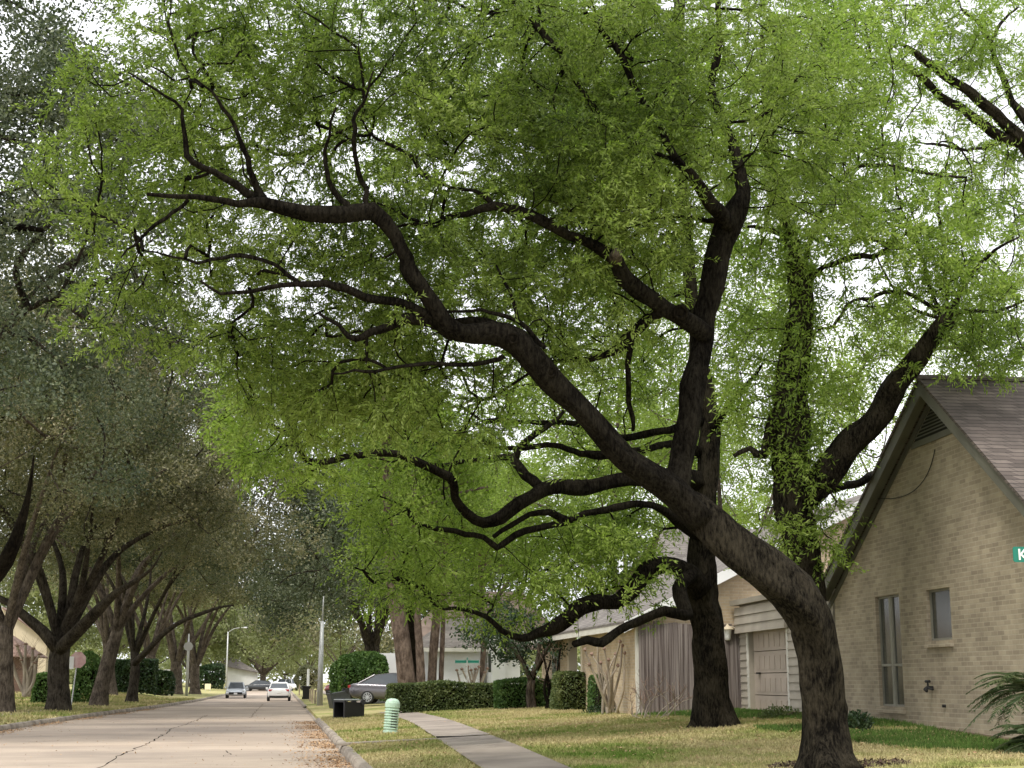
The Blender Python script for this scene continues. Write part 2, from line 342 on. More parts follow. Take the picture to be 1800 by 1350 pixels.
def smooth_path(P, R, step):
    P = np.asarray(P, float); R = np.asarray(R, float)
    if len(P) < 3: 
        n = max(2, int(np.linalg.norm(P[-1] - P[0]) / step)); t = np.linspace(0, 1, n)
        return P[0] + (P[-1] - P[0]) * t[:, None], R[0] + (R[-1] - R[0]) * t
    Q = np.vstack([2 * P[0] - P[1], P, 2 * P[-1] - P[-2]]); oP = []; oR = []
    for i in range(len(P) - 1):
        n = max(2, int(np.linalg.norm(P[i + 1] - P[i]) / step)); t = np.linspace(0, 1, n, endpoint=False)[:, None]
        a, b, c, d = Q[i], Q[i + 1], Q[i + 2], Q[i + 3]
        oP.append(.5 * ((2 * b) + (c - a) * t + (2 * a - 5 * b + 4 * c - d) * t ** 2 + (3 * b - a - 3 * c + d) * t ** 3))
        oR.append(R[i] + (R[i + 1] - R[i]) * t[:, 0])
    oP.append(P[-1:]); oR.append(R[-1:])
    return np.vstack(oP), np.concatenate(oR)

# ------------------------------------------------------------------ ground, road, kerbs
RC = 1.30
def lcx(y): return np.interp(y, [0, 30, 55, 73, 92, 120, 170, 400], [-8.7, -8.6, -8.45, -7.8, -6.95, -6.25, -6.1, -6.1])
def strip(name, ys, xl, xr, zf, m, nx=6, kind='structure'):
    xs = [np.linspace(a, b, nx) for a, b in zip(xl, xr)]
    V = [(x, y, float(zf(x, y))) for row, y in zip(xs, ys) for x in row]; n = nx
    mb = MB(); mb.add(V, [(i * n + j, i * n + j + 1, (i + 1) * n + j + 1, (i + 1) * n + j) for i in range(len(ys) - 1) for j in range(n - 1)])
    o = mb.build(name, m, smooth=True); return tag(o, kind=kind)
ys = np.concatenate([np.arange(-20, 60, 1.5), np.arange(60, 150, 4), np.arange(150, 420, 20), [600, 1200]])
# one ground sheet: right lawn, the road bed dips under the paving, left lawn
def ground_z(x, y):
    a = terr(x, y); bed = (x > lcx(y) - .02) & (x < RC + .02)
    return np.where(bed, -.12, a)
xg = np.unique(np.concatenate([[-900, -300, -120, -60], np.arange(-40, -9, 1.5), np.arange(1.5, 16, .5), np.arange(16, 60, 4), [120, 300, 900]]))
V = []; Fc = []; rows = []
for y in ys:
    l = float(lcx(y)); row = [x for x in xg if x < l - .3] + [l - .12, l - .10, RC + .10, RC + .12] + [x for x in xg if x > RC + .3]
    rows.append(row)
nn = max(len(r) for r in rows)
rows = [sorted(r + list(np.linspace(r[0] + 5, -130, nn - len(r)))) if len(r) < nn else r for r in rows]
def gz(x, y):
    l = float(lcx(y)) 
    if l - .11 < x < RC + .11: return -.12
    return float(terr(x, y))
for y, r in zip(ys, rows):
    V += [(x, y, gz(x, y)) for x in r]
for i in range(len(ys) - 1):
    for j in range(nn - 1): Fc.append((i * nn + j, i * nn + j + 1, (i + 1) * nn + j + 1, (i + 1) * nn + j))
mb = MB(); mb.add(V, Fc); tag(mb.build('ground', M['lawn']), kind='structure')
strip('road', ys, [float(lcx(y)) - .02 for y in ys], [RC + .02] * len(ys), lambda x, y: .0 + .004 * 0, M['road'], 8)
def kerb(name, xs, ys_, side):
    mb = MB(); prof = [(0, -.05), (0, .06), (.03 * side, .13), (.06 * side, .155), (.16 * side, .165), (.16 * side, -.05)]
    V = []; k = len(prof)
    for i, (x, y) in enumerate(zip(xs, ys_)):
        jx = rng.normal(0, .012); jz = rng.normal(0, .006)
        V += [(x + jx + a, y, b + jz) for a, b in prof]
    Fc = [(i * k + j, i * k + j + 1, (i + 1) * k + j + 1, (i + 1) * k + j) for i in range(len(xs) - 1) for j in range(k - 1)]
    mb.add(V, Fc); return tag(mb.build(name, M['curb']), kind='structure')
yk = np.concatenate([np.arange(5, 57.5, .8)]); kerb('kerb_right', [RC] * len(yk), yk, 1)
yk2 = np.concatenate([np.arange(86, 90, .8), np.arange(90, 260, 6)]); kerb('kerb_right_far', [RC] * len(yk2), yk2, 1)
yk3 = np.concatenate([np.arange(5, 90, .8), np.arange(90, 300, 4)]); kerb('kerb_left', [float(lcx(y)) for y in yk3], yk3, -1)
# driveway apron and drive to the silver car
strip('driveway', [57.5, 60, 63, 68, 74, 80, 84, 86.5], [RC] * 8, [2.0, 4.2, 4.9, 5.2, 5.4, 5.4, 5.2, 4.8], lambda x, y: max(.01, min(.165, (x - 1.25) * .16)) + max(0, (x - 2.2)) * .05 + .012, M['concrete'], 12)
strip('driveway_far', [76, 79, 82, 86.5], [5.38] * 4, [14] * 4, lambda x, y: float(terr(x, y)) + .03, M['concrete'], 10)
# sidewalk
sy = np.array([8, 14, 22, 29, 33.2]); cx = np.array([3.45, 3.5, 3.6, 3.85, 4.0])
strip('sidewalk', sy, cx - .62, cx + .62, lambda x, y: float(terr(x, y)) + .03, M['concrete'], 4)
sy = np.array([33.25, 36, 42, 47, 53, 60.5]); cx = np.array([4.0, 4.1, 4.35, 4.5, 4.55, 4.45])
strip('sidewalk_far', sy, cx - .6, cx + .6, lambda x, y: float(terr(x, y)) + .045 - .02 * (y - 33) / 27, M['concrete'], 4)
sy = np.array([87, 95, 110, 140, 200]); strip('sidewalk_beyond_drive', sy, [4.2] * 5, [5.4] * 5, lambda x, y: float(terr(x, y)) + .02, M['concrete'], 3)
mb = MB()
for y in np.concatenate([np.arange(9.5, 33, 1.55), np.arange(35, 47, 1.6)]):
    c = np.interp(y, [8, 22, 29, 33.2, 36, 42, 47], [3.45, 3.6, 3.85, 4.0, 4.1, 4.35, 4.5]); z = float(terr(c, y)) + .034 + (.006 if y > 33.2 else 0)
    mb.add([(c - .6, y - .012, z - .018), (c + .6, y - .012, z + .02), (c + .6, y + .012, z + .02), (c - .6, y + .012, z - .018)], [(0, 1, 2, 3)])
tag(mb.build('sidewalk_joints', M['dark']), kind='structure')
mb = MB(); mb.box((4.0, 33.22, .30), (1.22, .05, .05)); tag(mb.build('sidewalk_gap', M['dark']), kind='structure')
# left sidewalk behind the oaks
sy = np.arange(40, 200, 8.); strip('sidewalk_left', sy, [float(lcx(y)) - 3.3 for y in sy], [float(lcx(y)) - 2.1 for y in sy], lambda x, y: float(terr(x, y)) + .02, M['concrete'], 3)
# drain slab that crosses the verge and the dry edge that runs on over the lawn
mb = MB(); mb.slab([(RC - .1, 32.7, .15), (3.4, 32.9, .245), (3.4, 33.2, .245), (RC - .1, 33.3, .15)], (0, 0, .045)); tag(mb.build('verge_slab', M['curb']), kind='structure')
P = [gt(x, y) for x, y in [(822, 1293), (880, 1287), (960, 1279), (1040, 1271), (1130, 1264), (1215, 1264)]]
mb = MB(); PP, _ = smooth_path(P, [1] * len(P), .5); V = []
for i, q in enumerate(PP):
    a = .16 + .09 * math.sin(i * 1.7) + .05 * math.sin(i * 4.1)
    V += [(q[0], q[1] - a, float(terr(q[0], q[1] - a)) + .008), (q[0], q[1] + a, float(terr(q[0], q[1] + a)) + .02)]
mb.add(V, [(2 * i, 2 * i + 2, 2 * i + 3, 2 * i + 1) for i in range(len(PP) - 1)]); tag(mb.build('dry_soil_edge', M['dry_edge']), kind='structure')
# long crack in the paving
def groundline(name, pts, wd, m, z=.004):
    P = [E0 + ray(x, y) * ((0 - CZ) / ray(x, y)[2]) for x, y in pts]; PP, _ = smooth_path(P, [1] * len(P), .4); V = []
    for i, q in enumerate(PP):
        j = rng.normal(0, .035); a = wd * rng.uniform(.2, .9)
        V += [(q[0] + j - a, q[1], z), (q[0] + j + a, q[1], z)]
    mb = MB(); mb.add(V, [(2 * i, 2 * i + 1, 2 * i + 3, 2 * i + 2) for i in range(len(PP) - 1)]); return tag(mb.build(name, m), kind='structure')
groundline('road_crack', [(130, 1372), (180, 1348), (215, 1326), (250, 1312), (290, 1290), (300, 1282), (330, 1272), (365, 1257)], .022, M['bark_dark'])
groundline('road_crack_short', [(395, 1330), (402, 1325), (398, 1320)], .02, M['bark_dark'])
groundline('road_crack_far', [(440, 1262), (452, 1248), (462, 1238)], .015, M['bark_dark'])

# ------------------------------------------------------------------ tree builders
def grow(roots, pts, bf=.35):
    """minimum-spanning growth: roots (limb points) then pts; returns parent index (roots are 0..nr-1)"""
    nr = len(roots); A = np.vstack([roots, pts]); N = len(pts)
    par = np.full(nr + N, -1); path = np.zeros(nr + N); un = np.arange(nr, nr + N)
    best = np.full(N, 1e9); bi = np.zeros(N, int)
    for s in range(0, nr, 200):
        d = np.linalg.norm(pts[:, None, :] - roots[None, s:s + 200, :], axis=2); j = d.argmin(1); dm = d[np.arange(N), j]
        u = dm < best; best[u] = dm[u]; bi[u] = j[u] + s
    bd = best.copy(); done = np.zeros(N, bool)
    for _ in range(N):
        k = int(np.where(done, 1e9, best).argmin()); done[k] = True; g = nr + k
        par[g] = bi[k]; path[g] = path[bi[k]] + np.linalg.norm(pts[k] - A[bi[k]])
        d = np.linalg.norm(pts - pts[k], axis=1) + bf * path[g]; u = (d < best) & ~done; best[u] = d[u]; bi[u] = g
    return A, par
def twig_mesh(A, par, nr, rg, r0=.0045, rmax=.05, n=4):
    N = len(A); ch = [[] for _ in range(N)]; cnt = np.ones(N)
    for i in range(nr, N): ch[par[i]].append(i)
    order = []; st = list(range(nr))
    while st:
        x = st.pop(); order.append(x); st += ch[x]
    for x in reversed(order):
        if x >= nr and par[x] >= 0: cnt[par[x]] += cnt[x]
    mb = MB(); rad = lambda c: min(rmax, r0 * c ** .48)
    for x in order:
        for c in ch[x]:
            if x >= nr and c == max(ch[x], key=lambda q: cnt[q]): continue
            P = [A[x], A[c]]; R = [rad(cnt[c]), rad(cnt[c])]; y = c
            while ch[y]:
                y = max(ch[y], key=lambda q: cnt[q]); P.append(A[y]); R.append(rad(cnt[y]))
            P = np.array(P)
            if len(P) == 2:
                mid = (P[0] + P[1]) / 2 + rg.normal(0, .07, 3) * np.linalg.norm(P[1] - P[0]); P = np.array([P[0], mid, P[1]]); R = [R[0], R[0] * .8, R[1] * .7]
            PP, RR = smooth_path(P, R, .22); PP = PP + rg.normal(0, .012, PP.shape); mb.tube(PP, RR, n, cap=False)
    return mb
def sprays(nodes, rg, k=7, m=14, tl=(.2, .5), ll=.085, lw=.009, droop=.25, dirs=None):
    """twiglets with leaves on every node; returns leaf quads and twiglet quads"""
    N = len(nodes) * k; B = np.repeat(nodes, k, 0) + rg.normal(0, .06, (N, 3)); D = rg.normal(size=(N, 3)); D[:, 2] *= .75
    if dirs is not None: D = D + np.repeat(dirs, k, 0) * .9
    D = norm(D); D[:, 2] -= droop * rg.random(N); D = norm(D); T = rg.uniform(*tl, N)
    t = (np.arange(m)[None, :] + rg.random((N, m))) / m
    P = B[:, None, :] + D[:, None, :] * (T[:, None] * t)[:, :, None]; P[:, :, 2] -= .25 * (t ** 2) * T[:, None] * droop * 2
    P = P.reshape(-1, 3); DD = np.repeat(D, m, 0); side = norm(np.cross(DD, rg.normal(size=DD.shape)))
    LD = norm(DD * .75 + side * .8 + np.array([0, 0, -.12])); L_ = ll * rg.uniform(.6, 1.25, len(P)); W_ = lw * rg.uniform(.7, 1.3, len(P))
    lv = leafquads(P, LD, L_, W_, rg)
    tv = leafquads(B, D, T, np.full(N, .004), rg)
    return lv, tv
def ell_points(E, dens, rg, reject=()):
    """E: (cx, cy, rx, ry, depth, spread, weight) areas of the crown seen from the street -> 3-D points"""
    out = []
    for (cx, cy, rx, ry, d, dd, wt) in E:
        n = int(dens * rx * ry * wt / 1e4); a = rg.random(n) * 6.283; r = np.sqrt(rg.random(n))
        X = cx + rx * r * np.cos(a); Y = cy + ry * r * np.sin(a); Dp = d + dd * rg.uniform(-1, 1, n)
        for x, y, q in zip(X, Y, Dp):
            if any(((x - e[0]) / e[2]) ** 2 + ((y - e[1]) / e[3]) ** 2 < 1 and rg.random() < e[4] for e in reject): continue
            out.append(at(x, y, q))
    return np.array(out)
def limb_path(pts, step=.25):
    """pts: (px, py, depth, width in px)"""
    P = [at(x, y, d) for x, y, d, w_ in pts]; R = [w_ * d / F / 2 * .94 for x, y, d, w_ in pts]
    return smooth_path(P, R, step)
def street_tree(name, label, limbs, ells, dens, mats, seed, trunk_n=2, k=7, m=14, ll=.085, lw=.009, reject=(), base=None, group=None, r0=.0045, tl=(.2, .5), lumpy=.4, extra=None, clear=.75):
    rg = np.random.default_rng(seed)
    b = limb_path(limbs[0])[0][0]; b = np.array([b[0], b[1], float(terr(b[0], b[1]))]) if base is None else base
    root = thing(name, label, 'tree', b, group=group); roots = []
    for i, lp in enumerate(limbs):
        PP, RR = limb_path(lp, .16); roots.append(PP[len(PP) // 3 if i == 0 else 0:])
        t_ = np.arange(len(PP)) * .16; w1, w2, w3_ = rg.random(3) * 6.28
        PP = PP + (np.stack([np.sin(t_ * 2.9 + w1) + .6 * np.sin(t_ * 6.1 + w2), np.sin(t_ * 2.3 + w2), np.sin(t_ * 3.3 + w3_) + .6 * np.sin(t_ * 5.3 + w1)], 1) * (RR * (.05 if i == 0 else .16) + .012)[:, None]) * np.clip(t_ / 1.5, 0, 1)[:, None]
        RR = RR * (1 + (.15 if i == 0 else .8) * (.07 * np.sin(t_ * 4.1 + w3_) + .05 * np.sin(t_ * 8.3 + w2)) * np.clip(t_ / 1.5, 0, 1)); PP = PP + rg.normal(0, .01, PP.shape) * (RR[:, None] < .12)
        fl = None
        if i == 0:
            h = PP[:, 2] - b[2]; fl = .35 * np.exp(-np.clip(h, 0, 9) / .28)
        mb = MB(); mb.tube(PP, RR, 26 if i == 0 else (14 if RR[0] > .1 else 8), rough=.13, flare=fl, seed=seed + i)
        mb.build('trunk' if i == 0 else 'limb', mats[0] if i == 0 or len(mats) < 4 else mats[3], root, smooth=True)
    roots = np.vstack(roots); pts = ell_points(ells, dens, rg, reject)
    # leaves sprout away from the thick limbs: clear most points that crowd a limb on its street side
    LQ = []
    for lp in limbs:
        q = np.array(lp, float)
        for a, b_ in zip(q[:-1], q[1:]):
            if (a[3] + b_[3]) / 2 >= 11:
                for t in np.linspace(0, 1, max(2, int(np.hypot(*(b_ - a)[:2]) / 15)), endpoint=False): LQ.append(a + (b_ - a) * t)
    if LQ:
        LQ = np.array(LQ); rel = pts - E0; dp = rel @ FW; sx = 900 + F * (rel @ RT) / dp; sy_ = 675 - F * (rel @ UP) / dp
        near = (np.hypot(sx[:, None] - LQ[None, :, 0], sy_[:, None] - LQ[None, :, 1]) < LQ[None, :, 3] / 2 + 22) & (dp[:, None] < LQ[None, :, 2] + .3)
        pts = pts[~(near.any(1) & (rg.random(len(pts)) < clear))]
    # uneven density: thin the points with a coarse 3-D noise so the crown clumps and gaps
    ph = rg.random((6, 3)) * 6.28; kx = rg.normal(0, 1.6, (6, 3)); s = sum(np.sin(pts @ kx[i] + ph[i, 0]) for i in range(6)) / 2.4
    pts = pts[rg.random(len(pts)) < np.clip(1 - lumpy * .5 + lumpy * s, .12, 1)]
    A, par = grow(roots, pts); nr = len(roots)
    dirs = norm(A[nr:] - A[par[nr:]])
    twig_mesh(A, par, nr, rg, r0=r0, rmax=r0 * 5).build('twigs', mats[1], root, smooth=True)
    lv, tv = sprays(A[nr:], rg, k, m, tl, ll, lw, dirs=dirs)
    if extra is not None: lv = np.vstack([lv, extra(rg)])
    quads('crown', lv, mats[2], root); quads('twiglets', tv, mats[1], root)
    return root, len(lv) // 4

def clump_leaves(cs, rs, n_per, size, rg, flat=.8, shell=.55):
    """leaf quads gathered in clumps (centres cs, radii rs)"""
    out = []
    for c, r in zip(cs, rs):
        n = max(8, int(n_per * r * r)); d = norm(rg.normal(size=(n, 3))); rad = r * (shell + (1 - shell) * rg.random(n)) * (1 + .18 * rg.normal(size=n))
        P = c + d * rad[:, None] * np.array([1, 1, flat]); D = norm(d * .5 + rg.normal(size=(n, 3)) * .8); L_ = size * rg.uniform(.6, 1.3, n)
        out.append(leafquads(P - D * (L_ / 2)[:, None], D, L_, L_ * .3, rg))
    return np.vstack(out)
def oak(name, label, base, H, spread, trunk_r, mats, seed, fork=2.6, lean=(0, 0), crown_lo=.3, size=.17, n_per=260, nclump=150, group=None, nl=6, clr=(.7, 1.5), pts=None, cat='tree', flat=.75, stems=1, arch=0.):
    """spreading tree: short trunk, forking limbs that end in leaf clumps spread through an uneven crown"""
    rg = np.random.default_rng(seed); base = np.array(base, float); root = thing(name, label, cat, base, group=group)
    top = base + np.array([lean[0], lean[1], fork]); zz = np.linspace(0, 1, 7)[:, None]
    P = base + (top - base) * zz + np.array([.05, .03, 0]) * np.sin(zz * 5 + seed); P[0, 2] -= .25
    R = trunk_r * (1 - .22 * zz[:, 0]); R[0] *= 1.5; R[1] *= 1.12
    PP, RR = smooth_path(P, R, .3); mb = MB(); mb.tube(PP, RR, 14, rough=.08, seed=seed); 
    cc = base + np.array([lean[0] * 2, lean[1] * 2, H * (crown_lo + (1 - crown_lo) * .45)]); ch = H * (1 - crown_lo) * .55
    # clump centres: spread through a lumpy ellipsoid
    d = norm(rg.normal(size=(nclump, 3))); d[:, 2] = np.where(d[:, 2] < -.55, -d[:, 2], d[:, 2]); d = norm(d)
    r = rg.uniform(.35, 1, nclump) ** .5 * (1 + .16 * np.sin(3 * np.arctan2(d[:, 1], d[:, 0]) + seed) + .1 * rg.normal(size=nclump))
    cs = cc + d * r[:, None] * np.array([spread, spread, ch]); 
    if arch: cs[:, 2] += -arch * (np.hypot(cs[:, 0] - cc[0], cs[:, 1] - cc[1]) / spread) ** 2 
    if pts is not None: cs = np.vstack([cs, pts])
    rs = rg.uniform(*clr, len(cs))
    # limbs
    roots = [PP[-1:]]; az0 = rg.random() * 6.28
    for i in range(nl):
        a = az0 + i * 6.283 / nl + rg.normal(0, .25); out_ = np.array([math.cos(a), math.sin(a), 0]); up = rg.uniform(.35, .75)
        e = cc + out_ * spread * rg.uniform(.45, .7) + np.array([0, 0, ch * (up - .6)])
        q = top + (e - top) * .4 + np.array([0, 0, rg.uniform(.0, .1) * H]) + rg.normal(0, .2, 3)
        lp, lr = smooth_path([PP[-3], top + out_ * trunk_r * .6 + np.array([0, 0, .25]), q, e], [trunk_r * .52, trunk_r * .46, trunk_r * .3, trunk_r * .08], .35)
        mb.tube(lp, lr, 8, rough=.06, seed=seed + i); roots.append(lp[3:])
    mb.build('trunk', mats[0], root, smooth=True)
    rt = np.vstack(roots); A, par = grow(rt, cs, .3)
    twig_mesh(A, par, len(rt), rg, r0=.02, rmax=trunk_r * .4, n=5).build('limbs', mats[0], root, smooth=True)
    quads('crown', clump_leaves(cs, rs, n_per, size, rg, flat), mats[1], root)
    return root
def copy_tree(o, parent=None):
    c = o.copy(); C.objects.link(c); c.parent = parent
    for ch in list(o.children): copy_tree(ch, c)
    return c
# ------------------------------------------------------------------ the three big willow oaks on the right
limbsA = [
 [(1457, 1362, 19.6, 112), (1452, 1325, 19.7, 94), (1447, 1270, 19.8, 80), (1441, 1200, 19.8, 74), (1436, 1135, 19.8, 75), (1430, 1085, 19.8, 82), (1400, 1040, 19.8, 86), (1345, 1005, 19.8, 82), (1295, 970, 19.8, 74), (1255, 930, 19.8, 66), (1222, 893, 19.9, 60), (1190, 862, 20, 34)],
 [(1235, 915, 19.8, 60), (1190, 868, 19.8, 58), (1140, 838, 19.7, 52), (1095, 808, 19.6, 50), (1060, 765, 19.5, 46), (1025, 722, 19.3, 46), (990, 680, 19.2, 44), (955, 640, 19, 44), (905, 602, 18.9, 42), (855, 592, 18.8, 40), (805, 590, 18.7, 38), (775, 556, 18.6, 34), (748, 515, 18.5, 31), (728, 480, 18.4, 34), (718, 452, 18.3, 30), (690, 418, 18.2, 28), (650, 380, 18, 32), (600, 376, 17.9, 31), (535, 368, 17.8, 27), (470, 356, 17.7, 24), (420, 360, 17.6, 14), (370, 350, 17.5, 11), (310, 345, 17.4, 8), (256, 343, 17.3, 6)],
 [(1188, 868, 20, 54), (1196, 820, 20.2, 50), (1208, 760, 20.4, 47), (1216, 700, 20.6, 44), (1222, 640, 20.8, 42), (1236, 580, 21, 46), (1250, 520, 21.1, 38), (1262, 460, 21.2, 38), (1278, 410, 21.3, 44), (1290, 365, 21.4, 40), (1300, 330, 21.5, 24), (1300, 280, 21.7, 18), (1275, 215, 21.9, 16), (1252, 150, 22, 16), (1262, 60, 22, 12), (1262, -30, 22, 10)],
 [(1282, 400, 21.2, 32), (1262, 372, 21, 30), (1238, 342, 20.7, 25), (1212, 308, 20.4, 20), (1186, 278, 20.2, 16), (1165, 230, 20.2, 11), (1140, 190, 20.2, 9), (1115, 150, 20.2, 11), (1092, 95, 20.2, 13), (1065, 65, 20.2, 9), (1030, 20, 20, 7)],
 [(1240, 590, 20.9, 36), (1205, 562, 20.6, 34), (1170, 540, 20.4, 32), (1130, 512, 20.2, 30), (1098, 492, 20, 32), (1080, 458, 19.9, 26), (1040, 432, 19.8, 24), (995, 412, 19.6, 22), (950, 385, 19.4, 20), (915, 370, 19.3, 18), (870, 366, 19.2, 16), (820, 375, 19, 13), (775, 383, 18.9, 10), (738, 392, 18.8, 6)],
 [(872, 366, 19.2, 10), (852, 345, 19.2, 9), (832, 336, 19.2, 7), (790, 330, 19.2, 6), (755, 312, 19.2, 10), (735, 298, 19.2, 9), (725, 280, 19.2, 8), (690, 258, 19.2, 7), (655, 235, 19.1, 6), (640, 215, 19, 4)],
 [(1162, 548, 20.4, 24), (1140, 562, 20.5, 22), (1112, 588, 20.6, 22), (1088, 612, 20.7, 20), (1060, 622, 20.8, 13), (1030, 628, 20.9, 11), (1000, 632, 21, 8), (950, 640, 21.2, 5)],
 [(1108, 598, 20.6, 13), (1105, 640, 20.7, 11), (1102, 680, 20.8, 10), (1110, 735, 20.9, 9), (1112, 760, 21, 6)],
 [(770, 566, 18.6, 28), (742, 546, 18.5, 20), (705, 530, 18.4, 18), (660, 524, 18.3, 17), (625, 514, 18.2, 16), (590, 502, 18.1, 15), (545, 503, 18, 14), (495, 502, 17.9, 9), (440, 508, 17.8, 8), (390, 512, 17.7, 6), (352, 495, 17.6, 4)],
 [(530, 503, 18, 9), (508, 486, 18, 9), (488, 468, 18, 8), (462, 456, 17.9, 8), (425, 450, 17.8, 8), (395, 456, 17.7, 7), (350, 460, 17.7, 6), (300, 448, 17.6, 4), (250, 440, 17.5, 3)],
 [(800, 592, 18.7, 22), (760, 566, 18.6, 26), (715, 562, 18.5, 22), (680, 574, 18.4, 18), (650, 588, 18.3, 18), (625, 600, 18.3, 14), (605, 582, 18.2, 9), (585, 562, 18.2, 7), (560, 550, 18.1, 5)],
 [(645, 376, 18, 12), (642, 350, 18, 11), (644, 330, 18, 10), (630, 305, 17.9, 10), (624, 270, 17.9, 9), (625, 225, 17.8, 8), (632, 198, 17.8, 7), (645, 165, 17.7, 5), (656, 125, 17.7, 3)],
 [(612, 368, 17.9, 14), (602, 350, 17.9, 11), (583, 332, 17.9, 10), (575, 305, 17.8, 9), (573, 265, 17.8, 8), (578, 235, 17.7, 6), (590, 190, 17.6, 4)],
 [(462, 356, 17.7, 20), (450, 330, 17.7, 12), (440, 300, 17.6, 10), (430, 265, 17.5, 9), (412, 220, 17.5, 8), (392, 188, 17.4, 7), (370, 165, 17.4, 5), (340, 140, 17.3, 3)],
 [(448, 350, 17.7, 17), (415, 326, 17.6, 15), (375, 300, 17.5, 12), (340, 286, 17.4, 11), (330, 262, 17.4, 10), (322, 220, 17.3, 9), (318, 190, 17.3, 7), (290, 168, 17.2, 6), (255, 150, 17.1, 5), (225, 128, 17, 3)],
 [(330, 350, 17.5, 7), (315, 368, 17.5, 7), (290, 385, 17.4, 7), (262, 405, 17.3, 6), (235, 430, 17.2, 5), (215, 455, 17.1, 3)],
 [(885, 628, 18.9, 9), (868, 634, 18.9, 9), (830, 641, 18.8, 9), (790, 642, 18.7, 8), (750, 638, 18.6, 8), (700, 643, 18.5, 7), (660, 652, 18.4, 6), (625, 650, 18.3, 5), (580, 660, 18.2, 3)],
 [(958, 612, 19, 9), (940, 592, 19, 9), (910, 564, 19, 9), (880, 556, 18.9, 8), (845, 544, 18.8, 7), (800, 546, 18.8, 6), (770, 542, 18.7, 4)],
 [(908, 560, 19, 7), (900, 520, 19.1, 7), (885, 495, 19.2, 6), (870, 465, 19.3, 4)],
 [(905, 600, 18.9, 22), (868, 575, 19.1, 20), (830, 562, 19.2, 17), (800, 562, 19.3, 12)],
 [(1280, 395, 21.3, 14), (1262, 388, 21.3, 13), (1240, 387, 21.4, 9), (1200, 380, 21.4, 7), (1150, 385, 21.5, 5)],
 [(990, 128, 20.1, 12), (988, 92, 20.1, 15), (962, 72, 20.1, 14), (945, 48, 20.1, 13), (920, 28, 20, 10), (893, 4, 20, 7)],
 [(1186, 280, 20.2, 8), (1110, 250, 20.2, 8), (1040, 180, 20.1, 9), (992, 110, 20.1, 11)],
 [(944, 50, 20.1, 8), (946, 25, 20.1, 6), (946, -5, 20.1, 5)],
]
# left to right over the whole crown; depth, spread
ellsA = [
 (300, 130, 190, 190, 17.3, 1.6, 1.0), (480, 90, 190, 140, 17.8, 2.0, 1.25), (650, 170, 170, 190, 18, 2.2, 1.0), (250, 300, 200, 110, 17.3, 1.6, .85),
 (430, 250, 170, 120, 17.6, 2, .7), (560, 440, 240, 110, 18, 2, .45), (330, 430, 220, 110, 17.4, 1.8, .55), (300, 560, 190, 90, 17.6, 2, .5), (470, 620, 150, 90, 18, 2, .9),
 (600, 640, 190, 110, 18.3, 2.2, 1.2), (800, 450, 160, 120, 19, 2.5, .95), (850, 90, 180, 170, 19, 2.5, .9), (850, 260, 170, 120, 19, 2.5, .8), (1000, 260, 160, 160, 19.5, 2.6, 1.3),
 (1010, 520, 160, 130, 20, 2.4, 1.0), (1100, 330, 160, 160, 19.5, 2.6, 1.3), (1130, 110, 160, 130, 19.8, 2.6, 1.5), (1300, 120, 170, 150, 20.5, 2.8, 1.2), (1400, 260, 160, 150, 20.5, 2.4, 1.2), (1180, 250, 120, 110, 19.3, 1.6, 1.0),
 (770, 700, 160, 80, 19, 2, .6), (690, 560, 110, 70, 18.4, 1.6, .8), (560, 730, 120, 60, 18.6, 1.6, .6), (1150, 430, 110, 90, 20.5, 2, .9), (1010, 30, 150, 90, 19.5, 2.5, 1.0)]
ellsA += [(460, 420, 130, 60, 18.6, 1.5, .75), (600, 430, 90, 60, 18.8, 1.5, .6), (330, 480, 120, 50, 18, 1.5, .6), (180, 220, 100, 120, 18, 1.5, .5)]
gapsA = [(455, 395, 50, 30, .4), (380, 470, 40, 25, .4), (620, 430, 30, 20, .4), (250, 215, 45, 25, .6), (175, 55, 60, 50, .9), (465, 200, 35, 30, .6), (1240, 330, 35, 40, .6), (1350, 840, 60, 40, .9), (700, 50, 35, 40, .6), (870, 300, 40, 30, .4), (1090, 690, 90, 60, .7)]
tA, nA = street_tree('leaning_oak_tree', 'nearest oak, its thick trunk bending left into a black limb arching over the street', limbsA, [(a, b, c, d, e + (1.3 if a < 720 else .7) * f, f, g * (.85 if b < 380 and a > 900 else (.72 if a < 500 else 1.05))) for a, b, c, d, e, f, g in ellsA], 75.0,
    (M['bark'], M['bark_dark'], M['leaf_spring'], M['bark_limb_shaded']), 5, k=8, m=19, ll=.082, lw=.0108, reject=gapsA)

